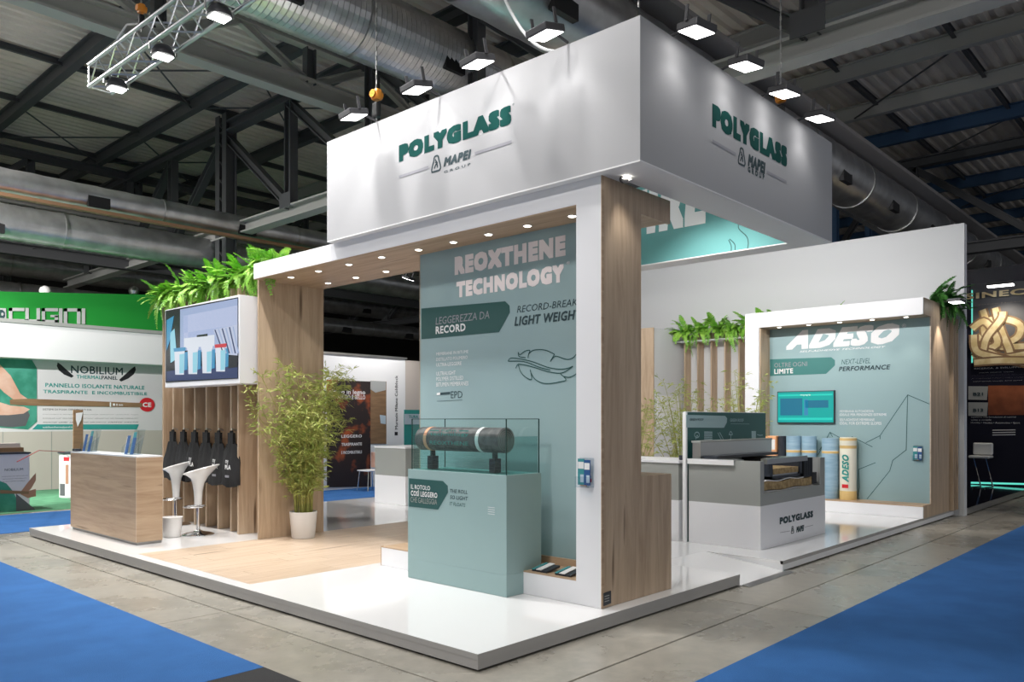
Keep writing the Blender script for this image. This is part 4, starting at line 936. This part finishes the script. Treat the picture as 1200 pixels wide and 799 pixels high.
roof_truss(20.6, [Y15 - 2.95 * k for k in range(6, -1, -1)] + [Y15 + 2.95 * k for k in range(1, 6)], 6.28, 8.88, Y15, 'dark roof truss far behind the fascia, seen beyond the stand', 'hall_steel_dark', 'hall_steel_dark', -6, 40)
column(20.6, Y15, 'dark steel column far behind the stand, seen through the portal'); column(6.14, 33, 'distant dark steel column at the far left of the hall')
# lattice girder across
g = thing('lattice_girder', 'pale grey lattice girder running over the left end of the fascia', 'roof girder', (6, 9.6, 8))
GY = 9.6
MB().ibeam((-12, GY, 7.98), (40, GY, 7.98), .34, .30, .03).build('bottom_chord', M['hall_steel_grey'], g); MB().ibeam((-12, GY, 8.88), (40, GY, 8.88), .16, .2, .02).build('top_chord', M['hall_steel_grey'], g)
for k in range(14):
    x = -9.5 + 2.9 * k; MB().ibeam((x, GY, 8.1), (x, GY, 8.82), .18, .16, .02, (1, 0, 0)).build('web_post', M['hall_steel_dark'], g)
    MB().ibeam((x, GY, 8.1), (x + 1.45, GY, 8.82), .12, .12, .02).build('web_diagonal', M['hall_steel_grey'], g); MB().ibeam((x + 1.45, GY, 8.82), (x + 2.9, GY, 8.1), .12, .12, .02).build('web_diagonal', M['hall_steel_grey'], g)
g2 = thing('lattice_girder', 'dark lattice girder low in the hall at far left, beyond the green banner', 'roof girder', (6, 20.9, 6))
MB().ibeam((-12, 20.9, 6.28), (34, 20.9, 6.28), .3, .28, .03).build('bottom_chord', M['hall_steel_dark'], g2)
MB().ibeam((-12, 20.9, 8.9), (34, 20.9, 8.9), .2, .2, .03).build('top_chord', M['hall_steel_dark'], g2)
for k in range(16):
    x = -11 + 2.9 * k; MB().ibeam((x, 20.9, 6.4), (x, 20.9, 8.8), .18, .16, .02, (1, 0, 0)).build('web_post', M['hall_steel_dark'], g2)
    MB().ibeam((x, 20.9, 6.4), (x + 2.9, 20.9, 8.8), .14, .14, .02).build('web_diagonal', M['hall_steel_dark'], g2)
g3 = thing('lattice_girder', 'dark lattice girder over the right side of the hall, beyond the silver duct', 'roof girder', (20, 5.6, 6))
MB().ibeam((9, 5.6, 6.6), (41.5, 5.6, 6.6), .3, .28, .03).build('bottom_chord', M['hall_steel_dark'], g3)
for k in range(11):
    x = 9.5 + 2.9 * k; MB().ibeam((x, 5.6, 6.7), (x, 5.6, 8.9), .18, .16, .02, (1, 0, 0)).build('web_post', M['hall_steel_blue'], g3)
    MB().ibeam((x, 5.6, 6.7), (x + 2.9, 5.6, 8.9), .14, .14, .02).build('web_diagonal', M['hall_steel_dark'], g3)

def duct(y, z, r, x0, x1, label, step=.09, grille=3.2, tray=None, strip=None):
    t = thing('air_duct', label, 'air duct', (x0, y, z)); prof = []; vs = []; fs = []; n = 32; x = x0; k = 0
    while x <= x1:
        rr = r + ((.022 if step < .2 else .010) if k % 2 else 0)
        vs += [(x, y + rr * math.cos(2 * math.pi * i / n), z + rr * math.sin(2 * math.pi * i / n)) for i in range(n)]; x += step * (.3 if k % 2 else .7) * (1 if step < .2 else 1); k += 1
    fs = [(a * n + i, a * n + (i + 1) % n, (a + 1) * n + (i + 1) % n, (a + 1) * n + i) for a in range(k - 1) for i in range(n)]
    MB().add(vs, fs).build('duct_pipe', M['duct_metal'], t, smooth=step > .2)
    x = x0 + 1.2
    while x < x1:
        for a in (-1.0, ):
            c = Vector((x, y + (r + .015) * math.cos(math.pi + .55), z + (r + .015) * math.sin(math.pi + .55)))
            MB().box(c.x - .22, c.y - .03, c.z - .11, c.x + .22, c.y + .06, c.z + .11).build('air_grille', M['rubber_black'], t)
        MB().tube((x + 1.4, y, z), (x + 1.46, y, z), r + .02, 32).build('joint_ring', M['steel'], t, smooth=True)
        x += grille
    if tray: MB().box(x0, y - tray, z + r + .05, x1, y + .1, z + r + .13).build('cable_tray', M['cable_tray'], t)
    if strip: MB().box(x0, y - r, z - r - .12, x1, y - r + .14, z - r - .05).build('copper_strip', M['copper_strip'], t)
duct(6.75, 8.0, .55, 1.3, 14, 'large spiral air duct high above the fascia left half', .10)
duct(2.45, 6.62, .50, 2.2, 34, 'big silver air duct running away to the right behind the fascia', .6, 2.9, .55)
duct(14.3, 6.35, .24, -12, 30, 'slim silver air duct with a copper strip behind the left column', .6, 3.4, None, True)
duct(15.75, 5.85, .38, -12, 30, 'dull lower air duct under the slim silver duct at left', .3, 6)
duct(24.5, 5.6, .30, -12, 34, 'distant silver air duct above the green banner', .6, 3.4)
duct(27.0, 7.0, .5, -6, 36, 'distant wide air duct near the far wall', .6, 4)
for k in range(3):
    z = 6.95 + .25 * k
    tag(MB().tube((-12, 24.5 - k * 2, z), (34, 24.5 - k * 2, z), .06, 10).build('service_pipe', M['copper_strip'] if k == 1 else M['cable_tray']), ('thin grey service pipe over the distant duct', 'thin copper coloured service pipe in the far hall', 'highest thin service pipe in the far hall')[k], 'pipe')
# housings of the added hall lamps
HL = ['above the left aisle beside the reception counter', 'above the left aisle beside the portal', 'behind the camera to the left', 'above the right aisle near the camera', 'above the right aisle at the sample desk', 'above the right aisle beyond the stand end', 'above the rear aisle at the green banner booth', 'above the far end of the left aisle']
for i, (x, y, z) in enumerate(ADDED_HALL_LAMPS):
    t = thing('added_hall_lamp', 'added square hall lamp under the roof ' + HL[i], 'ceiling lamp', (x, y, z), 'added hall lamps under the roof')
    MB().box(x - .5, y - .5, z - .10, x + .5, y + .5, z).build('housing', M['hall_steel_grey'], t); MB().tube((x, y, z), (x, y, ZD), .02, 6).build('hanger', M['steel'], t)
# hanging cable
mb = MB(); pts = []
A = Vector((1.55, 1.9, 7.4)); B = Vector((1.55, .12, 4.75))
for k in range(25):
    s = k / 24; p = A.lerp(B, s); p.z -= 1.1 * math.sin(s * math.pi) * (1 - .2 * s); pts.append(p)
tag(mb.path(pts, .014, 6).build('power_cable', M['print_white'], smooth=True), 'white power cable sagging from the roof to the fascia top', 'cable')
tag(MB().path([(.72, 6.7, 6.75), (.5, 6.85, 6.70), (.42, 6.95, 6.52), (.50, 6.9, 6.40)], .012, 6).build('power_cable', M['print_white']), 'short pale cable looping beside the truss hoist', 'cable')
# far walls of the hall
struct(box('wall_far_left', M['hall_wall'], (-14, 40, 0, 46, 40.3, ZD)))
struct(box('wall_far_right', M['hall_wall'], (42, -14, 0, 42.3, 40, ZD)))

# ------------------------------------------------------------------ insulation booth at left (plane Y = 17)
NY = 17.0
nb = thing('exhibition_booth', 'insulation panel booth under a green banner at the far left', 'booth', (2, NY, 0))
box('wall_panel', M['beige'], (-6, NY, .0, 5.6, NY + .1, 1.37), nb)
box('wall_panel', M['nob_white'], (-6, NY, 1.37, 5.6, NY + .1, 3.05), nb)
box('white_fascia', M['print_white'], (-6, NY - .5, 3.03, 5.6, NY - .4, 3.86), nb); box('fascia_soffit', M['nob_white'], (-6, NY - .4, 3.03, 5.6, NY, 3.08), nb)
box('fascia_ledge', M['grey_band'], (-6, NY - .55, 3.80, 5.6, NY - .4, 3.88), nb)
gb = MB().prism([(-6, NY - .45, 3.88), (5.7, NY - .45, 3.88), (5.7, NY - .45, 4.85), (1.7, NY - .45, 4.48), (-6, NY - .45, 4.2)], (0, .3, 0)).build('green_banner', M['green_banner'], nb)
for k in range(6): box('panel_joint', M['grey_band'], (-.2 + 1.0 * k, NY - .004, .0, -.185 + 1.0 * k, NY, 1.37), nb)
J = lambda L: [(x / 5.325, 330 + y / 5.325) for x, y in L]
V = NY - .45
def blk(pts): flat(gb, 'lettering', 'Y', V, J(pts), 'print_grey' if 0 else 'label_grey', .02)
def cell(x0, x1, sh):
    # strokes of a square letter, top edge ~ y 167, bottom ~ 255 with slope
    t = lambda x: 163 + .008 * x; b = lambda x: 250 + .028 * x; w_ = 20
    if 'l' in sh: blk([(x0, t(x0)), (x0 + w_, t(x0)), (x0 + w_, b(x0)), (x0, b(x0))])
    if 'r' in sh: blk([(x1 - w_, t(x1)), (x1, t(x1)), (x1, b(x1)), (x1 - w_, b(x1))])
    if 'R' in sh: blk([(x1 - w_, 212), (x1, 212), (x1, b(x1)), (x1 - w_, b(x1))])
    if 't' in sh: blk([(x0, t(x0)), (x1, t(x1)), (x1, t(x1) + w_), (x0, t(x0) + w_)])
    if 'b' in sh: blk([(x0, b(x0) - w_), (x1, b(x1) - w_), (x1, b(x1)), (x0, b(x0))])
    if 'm' in sh: blk([(x1 - 45, 208), (x1, 208), (x1, 222), (x1 - 45, 222)])
cell(55, 150, 'ltb'); cell(158, 248, 'lrb'); cell(260, 360, 'ltbRm'); cell(368, 388, 'l'); cell(398, 500, 'lrt'); cell(510, 530, 'l')
flat(gb, 'lettering', 'Y', V, J([(0, 165), (36, 166), (38, 245), (0, 243)]), 'label_grey', .02); flat(gb, 'emblem', 'Y', V - .021, J([(0, 175), (14, 175), (30, 190), (32, 215), (20, 238), (0, 242)]), 'ink_dark'); flat(gb, 'emblem', 'Y', V - .025, J([(8, 195), (18, 192), (24, 203), (16, 214), (8, 210)]), 'label_grey')
for px in (53, 157): 
    p = on('Y', NY - .3, px, 341)
    MB().lathe([(.02, -.12), (.10, -.08), (.13, 0), (.10, .08), (.03, .12)], p, 18).build('spot_head', M['pot_white'] if px == 53 else M['steel'], nb, smooth=True)
V = NY
N8 = lambda L: [(x / 3.995, 400 + y / 3.995) for x, y in L]
po_ = nb
flat(nb, 'poster_area', 'Y', V, N8([(-40, 75), (150, 88), (172, 125), (172, 375), (130, 412), (-40, 400)]), 'nob_green', .01)
flat(nb, 'printed_hand', 'Y', V - .01, N8([(-40, 90), (0, 108), (50, 160), (95, 245), (128, 268), (118, 285), (60, 270), (20, 240), (-40, 180)]), 'skin_print')
flat(nb, 'printed_hand', 'Y', V - .01, N8([(-40, 270), (0, 285), (50, 300), (110, 305), (140, 318), (110, 338), (40, 345), (-40, 345)]), 'skin_print')
flat(nb, 'printed_shadow', 'Y', V - .01, N8([(-40, 350), (80, 335), (130, 325), (140, 345), (120, 395), (60, 402), (-40, 395)]), 'grey_print', .002)
flat(nb, 'printed_panel', 'Y', V - .014, N8([(45, 272), (130, 268), (665, 288), (665, 308), (130, 300), (48, 296)]), 'brown_print')
flat(nb, 'printed_panel', 'Y', V - .018, N8([(514, 285), (520, 285), (520, 308), (514, 308)]), 'print_white')
txt(nb, '■ 8 mm', 'Y', V - .018, (N8([(528, 301)])[0]), (N8([(575, 291)])[0]), 'print_white', .02)
txt(nb, 'NOBILIUM', 'Y', V, N8([(332, 148)])[0], N8([(575, 123)])[0], 'ink_dark', .01)
txt(nb, 'THERMAL', 'Y', V, N8([(358, 173)])[0], N8([(475, 161)])[0], 'print_teal', .02); txt(nb, 'PANEL', 'Y', V, N8([(475, 177)])[0], N8([(550, 163)])[0], 'ink_dark', .02)
txt(nb, 'PANNELLO ISOLANTE NATURALE', 'Y', V, N8([(212, 213)])[0], N8([(676, 208)])[0], 'print_teal', .02)
txt(nb, 'TRASPIRANTE  E INCOMBUSTIBILE', 'Y', V, N8([(202, 242)])[0], N8([(688, 238)])[0], 'print_teal', .02)
for k, s in enumerate(('SISTEMI DI POSA CERTIFICATI DA:', 'CALCHERA S. GIORGIO, DIASEN, FASSA, KERAKOLL, MICROSAP, SIMEX,', 'COORTE STIL, IZOVIBE, CROMOLOGY, CEMSOLAN, MC SYSTEM, KERAKOLL,', 'WINKLER, PAGEL, VIMARK, LAM, DIA DALCO, TOPDRAIN, TORGGLER,')):
    txt(nb, s, 'Y', V, N8([(200, 322 + 18 * k)])[0], N8([(430 if k == 0 else 650, 326 + 18 * k if k else 316)])[0], 'print_black', .0)
flat(nb, 'printed_ribbon', 'Y', V, N8([(175, 388), (650, 388), (640, 412), (150, 412)]), 'print_teal', .006); txt(nb, 'nobiliumthermalpanel.it', 'Y', V - .007, N8([(200, 406)])[0], N8([(340, 396)])[0], 'print_white', .02)
for sg_ in (1, -1):
    L = [(270, 98), (285, 108), (320, 140), (345, 162), (335, 170), (300, 155), (275, 135), (266, 115)]
    if sg_ < 0: L = [(902 - x, y + 18) for x, y in L]
    flat(nb, 'printed_hands_emblem', 'Y', V, N8(L), 'print_black')
c = N8([(688, 296)])[0]; flat(nb, 'seal', 'Y', V - .01, [(c[0] + 9 * math.cos(a * math.pi / 12), c[1] + 8.2 * math.sin(a * math.pi / 12)) for a in range(24)], 'red_print')
txt(nb, 'CE', 'Y', V - .014, N8([(668, 307)])[0], N8([(708, 286)])[0], 'print_white', .03)
def podium(x, y, wd, dp, h, label, rot_round=False):
    t = thing('promo_counter', label, 'counter', (x, y, .006))
    if rot_round: bd = MB().lathe([(wd / 2, .007), (wd / 2, h)], (x + wd / 2, y + wd / 2, 0), 28).build('body', M['nob_white'], t, smooth=True)
    else: bd = box('body', M['nob_white'], (x, y, .007, x + wd, y + dp, h), t)
    if rot_round: MB().lathe([(wd / 2 + .03, h), (wd / 2 + .03, h + .03)], (x + wd / 2, y + wd / 2, 0), 28).build('top', M['dark_frame'], t)
    else: box('top', M['dark_frame'], (x - .02, y - .02, h, x + wd + .02, y + dp, h + .03), t)
    return t
pd = podium(-1.2, 12.55, 2.25, .6, 1.03, 'white promotional counter with hands artwork at the far left edge')
V = 12.55
flat(pd, 'printed_area', 'Y', V, N8([(-20, 645), (30, 665), (60, 700), (75, 730), (75, 798), (-20, 798)]), 'nob_green'); flat(pd, 'printed_area', 'Y', V, N8([(75, 712), (170, 790), (170, 798), (75, 798)]), 'grey_print')
flat(pd, 'printed_hand', 'Y', V - .004, N8([(100, 700), (130, 660), (168, 615), (168, 650), (145, 690), (125, 706)]), 'skin_dark'); flat(pd, 'printed_hand', 'Y', V - .004, N8([(95, 715), (130, 700), (168, 690), (168, 725), (130, 733)]), 'skin_dark'); flat(pd, 'printed_panel', 'Y', V - .008, N8([(0, 695), (135, 702), (135, 714), (0, 712)]), 'brown_print')
txt(pd, 'NOBILIUM', 'Y', V, N8([(22, 607)])[0], N8([(108, 592)])[0], 'ink_dark', .01)
for k in range(3): txt(pd, ('PANNELLO ISOLANTE', 'NATURALE TRASPIRANTE', 'E INCOMBUSTIBILE')[k], 'Y', V, N8([(10 + 3 * k, 634 + 12 * k)])[0], N8([(130 - 6 * k, 626 + 12 * k)])[0], 'print_black', .02)
pr = podium(2.25, 14.4, .62, .62, .93, 'round white promotional counter with red and green artwork behind the oak counter', True)
def curved(mn, a0, a1, z0, z1, m):
    cx, cy, r = 2.25 + .31, 14.4 + .31, .313; n = 10; vs = []
    for k in range(n + 1):
        a = a0 + (a1 - a0) * k / n; vs += [(cx + r * math.cos(a), cy + r * math.sin(a), z0), (cx + r * math.cos(a), cy + r * math.sin(a), z1)]
    MB().add(vs, [(2 * k, 2 * k + 2, 2 * k + 3, 2 * k + 1) for k in range(n)]).build(mn, M[m], pr)
curved('printed_area', -2.2, -1.5, .05, .45, 'nob_green'); curved('printed_area', -3.1, -2.6, .05, .3, 'grey_print'); curved('printed_hand', -2.55, -2.35, .3, .7, 'skin_dark'); curved('printed_mark', -2.7, -2.3, .78, .86, 'red_print')
floodlight((-3.2, 12.4, 4.8), (2.8, 17.0, 1.7), 'added floodlight on a mast left of the view, lighting the insulation booth', 'added booth lamps', 2400, (-3.4, 12.2, 4.9), 80)  # lamp and its mast added out of view to brighten this booth
tag(MB().tube((-3.4, 12.2, .007), (-3.4, 12.2, 4.95), .04, 12).build('added_lamp_mast', M['steel']), 'added steel lamp mast on the blue aisle carpet left of the view', 'mast')
# display stand pole with clear poster, dark monitors at the left edge
t = thing('poster_stand', 'brown poster stand behind the brochures on the oak counter', 'poster stand', (2.9, 14.0, 0)); p0, p1 = on('Y', 14, 86, 480), on('Y', 14, 97.5, 480); box('post', M['brown_print'], (p0.x, 14.0, .007, p1.x, 14.03, p0.z), t); flat(t, 'figure_print', 'Y', 13.998, [(89, 484), (97, 483), (95, 492), (91, 500), (89, 492)], 'print_white'); box('foot', M['steel'], (p0.x - .05, 13.9, .007, p1.x + .05, 14.15, .02), t)
t = thing('monitor', 'dark monitor cut by the left picture edge', 'monitor', (-.3, 12.6, 1.06)); box('frame', M['print_white'], (-.6, 12.75, 1.30, .30, 12.80, 2.1), t); box('display', M['dark_frame'], (-.6, 12.745, 1.33, .27, 12.75, 2.07), t); box('stand', M['dark_frame'], (-.1, 12.72, 1.065, .1, 12.85, 1.3), t)
t = thing('sample_tray', 'small brown tray with samples on the left promotional counter', 'tray', (.6, 12.8, 1.06)); box('tray_body', M['brown_print'], (.45, 12.7, 1.062, 1.0, 13.0, 1.14), t); box('content', M['beige'], (.5, 12.72, 1.14, .95, 12.98, 1.22), t)
tag(MB().path([on('Z', 1.0, 20, 541), (1.4, 13.2, 1.06), (2.3, 14.6, .97)], .007, 6).build('barrier_tape', M['red_print']), 'thin red tape strung between the two promotional counters', 'tape')

# ------------------------------------------------------------------ booth behind the portal opening (plane Y = 12)
BY = 12.0
bb = thing('exhibition_booth', 'white booth wall with dark fire poster seen through the portal opening', 'booth', (8, BY, 0))
box('wall_panel', M['print_white'], (5.0, BY, .0, 9.38, BY + .1, 3.17), bb); box('wall_cap', M['steel'], (5.0, BY - .03, 3.17, 9.42, BY + .13, 3.22), bb)
box('side_wall', M['beige'], (9.38, BY - .0, .0, 14, BY + .1, 3.15), bb)
ps = flat(bb, 'fire_poster', 'Y', BY, [(383, 445), (434, 447), (434, 570), (383, 571)], 'fire_print', .01)
for k, (s, y) in enumerate((('sicuro in legno', 457), ('DURATURO E BELLO', 463))): txt(ps, s, 'Y', BY - .01, (386, y + 4), (428, y), 'print_white', .02)
for k, s in enumerate(('LEGGERO', 'TRASPIRANTE', 'E INCOMBUSTIBILE')): txt(ps, s, 'Y', BY - .01, (400, 513 + 9.5 * k), (424, 509 + 9.3 * k), 'print_white', .03)
flat(bb, 'brown_photo', 'Y', BY, [(434, 446), (452.5, 447), (452.5, 520), (434, 520)], 'brown_print', .01); flat(bb, 'grey_photo', 'Y', BY - .011, [(434, 446), (452, 447), (452, 457), (440, 460), (434, 456)], 'label_grey', .004); flat(bb, 'leaflet_print', 'Y', BY - .012, [(445, 486), (452, 487), (452, 497), (446, 496)], 'brochure_pale', .004)
lettering(bb, 'Murexin Milano Coldblock', 'Y', (on('Y', BY, 466, 503).x, BY, on('Y', BY, 466, 503).z), .09, 1.35, 'print_black', .01, 0, .003, rot=1)
flat(bb, 'printed_mark', 'Y', BY, [(462.5, 506), (466, 506), (466, 510), (462.5, 510)], 'print_black')
floodlight((8.3, 10.6, 4.9), (7.9, 12.0, 1.2), 'added floodlight hanging in front of the white booth wall behind the portal', 'added booth lamps', 330, (8.3, 10.6, 9.06), 120)  # extra lamp added to brighten the white booth wall
ch = thing('chair', 'white and red chair in front of the dark fire poster', 'chair', (7.6, 11.2, .006))
cx, cy = 7.75, 11.3
MB().box(cx - .22, cy - .22, .45, cx + .22, cy + .22, .48).build('seat', M['print_white'], ch, bevel=.01); MB().box(cx + .18, cy - .22, .52, cx + .22, cy + .22, .88).build('backrest', M['skin_print'], ch, bevel=.01)
for a in (-1, 1):
    for b_ in (-1, 1): MB().tube((cx + a * .22, cy + b_ * .2, .007), (cx + a * .18, cy + b_ * .17, .45), .012, 8).build('leg', M['chrome'], ch)
t = thing('rollup_banner', 'green roll-up banner just left of the portal panel, behind the counter', 'banner', (8.9, 11, 0)); q0, q1 = on('Y', 11.0, 474, 480), on('Y', 11.0, 500, 480)
box('banner', M['print_teal'], (q0.x, 11.0, .02, q1.x, 11.02, q0.z), t); box('base', M['steel'], (q0.x, 10.9, .007, q1.x, 11.1, .05), t); box('header_print', M['brochure_pale'], (q0.x, 10.995, q0.z - .35, q1.x, 11.0, q0.z - .1), t); txt(t, 'TURA', 'Y', 10.994, (479, 490), (490, 486.5), 'print_teal', .02)

# ------------------------------------------------------------------ dark booth at the right edge
SX_ = 17.6
sc = thing('exhibition_booth', 'dark navy booth with golden rope poster at the right picture edge', 'booth', (SX_, 0, 0))
box('wall_panel', M['navy_wall'], (SX_, -3.0, .0, SX_ + .1, 2.6, 5.2), sc)
box('glossy_floor', M['black_gloss'], (11.75, -.14, .02, SX_, 6, .118), sc); box('floor_edge', M['steel'], (11.75, -.16, .02, SX_ + .3, -.14, .119), sc)
V = SX_
S = lambda L: [(1130 + x / 4.44, 320 + y / 4.44) for x, y in L]
flat(sc, 'rope_photo', 'X', V, S([(35, 55), (320, 40), (320, 470), (35, 470)]), 'grey_print', .01)
W_ = V - .012
for k, L in enumerate(([(95, 190), (120, 260), (150, 330), (215, 360), (280, 330), (290, 270), (220, 240), (150, 240), (105, 260), (110, 330), (140, 380), (320, 380)], [(160, 180), (180, 260), (205, 330), (235, 400), (250, 470)], [(40, 290), (100, 250), (150, 300), (170, 370), (80, 400), (50, 360), (90, 330)],
                       [(45, 440), (120, 410), (200, 440), (320, 420)], [(200, 200), (190, 240), (120, 330), (100, 400), (95, 460)], [(50, 320), (60, 400), (130, 430), (320, 470)], [(50, 465), (180, 455), (320, 455)])):
    stroke(sc, 'printed_rope_edge', 'X', W_ - .008 * k, S(L), .21, 'brown_print'); stroke(sc, 'printed_rope', 'X', W_ - .008 * k - .004, S(L), .13, 'gold_print')
txt(sc, 'SINECO', 'X', V - .07, S([(4, 138)])[0], S([(417, 68)])[0], 'gold_print', .03); txt(sc, 'INTERNATIONAL', 'X', V - .07, S([(4, 172)])[0], S([(345, 142)])[0], 'gold_print', .03)
txt(sc, 'RICERCA. & SVILUPPO', 'X', V, S([(52, 501)])[0], S([(298, 484)])[0], 'print_white', .02)
for k, (s, x0, x1) in enumerate((('ANALISI  RICERCA  DESIGN', 75, 255), ('produce film estrusi e compound elastomerici', 35, 315), ('da nanomateriali polimeri, laminati, legami', 35, 315), ('ecocompatibile, bioattivi, duttili, plastici', 45, 300))): txt(sc, s, 'X', V, S([(x0, 520 + 15 * k)])[0], S([(x1, 511 + 15 * k)])[0], 'print_white', .02)
flat(sc, 'rust_photo', 'X', V, S([(125, 585), (320, 585), (320, 738), (125, 738)]), 'rust_print', .01)
for y0, s in ((588, 'B21'), (672, 'B13')):
    f = flat(sc, 'number_plate', 'X', V - .02, S([(22, y0), (124, y0 + 1), (118, y0 + 72), (22, y0 + 70)]), 'label_grey', .02); txt(f, s, 'X', V - .043, S([(46, y0 + 50)])[0], S([(98, y0 + 32)])[0], 'ink_dark', .04)
for k in range(3): txt(sc, ('esperienza nella formulazione di materiali', 'solido e versatile', 'Mobility • Nautica • Automotive • Sport')[k], 'X', V, S([(35, 752 + 15 * k)])[0], S([((270, 140, 290)[k], 744 + 15 * k)])[0], 'print_white', .0)
for k in range(3): stroke(sc, 'printed_line', 'X', V, [(1163, 504 + 2.8 * k), (1190, 503.6 + 2.8 * k)], .02, 'print_white', curve=False)
flat(sc, 'led_line', 'X', V, [(1138, 564.5), (1240, 567), (1240, 569), (1138, 566.5)], 'led_teal', .02)
flat(sc, 'led_line', 'X', V - .002, [(1138.6, 340), (1140, 340), (1140, 425), (1138.6, 425)], 'led_teal', .02)
lp = on('X', V - .6, 1172, 333); MB().box(V - .7, lp.y - .25, lp.z - .02, V - .5, lp.y + .25, lp.z + .05).build('lamp_body', M['lamp_housing'], sc); MB().box(V - .69, lp.y - .26, lp.z - .05, V - .51, lp.y + .24, lp.z - .021).build('lamp_lens', M['lamp_led'], sc)
spot('booth_lamp_beam', (V - .6, lp.y, lp.z - .06), (V, lp.y, 2), 120, 110, .7, (1, .9, .75))
st = thing('bar_stool', 'white cantilever bar stool on the glossy dark booth floor', 'bar stool', (16.6, .9, .12)); q = on('Z', .119, 1150, 571); q.x, q.y = q.x, q.y
MB().prism([(q.x - .2, q.y + .22, .78), (q.x + .2, q.y + .22, .78), (q.x + .2, q.y + .22, .84), (q.x - .2, q.y + .22, .84)], (0, -.42, 0)).build('seat', M['stool_white'], st, bevel=.02); MB().box(q.x + .12, q.y - .2, .85, q.x + .2, q.y + .2, 1.12).build('backrest', M['stool_white'], st, bevel=.03)
for k in (-1, 1): MB().path([(q.x - .18, q.y + .12 * k, .78), (q.x + .05, q.y + .12 * k - .1, .135), (q.x - .25, q.y + .12 * k, .135)], .014, 8).build('leg', M['chrome'], st)
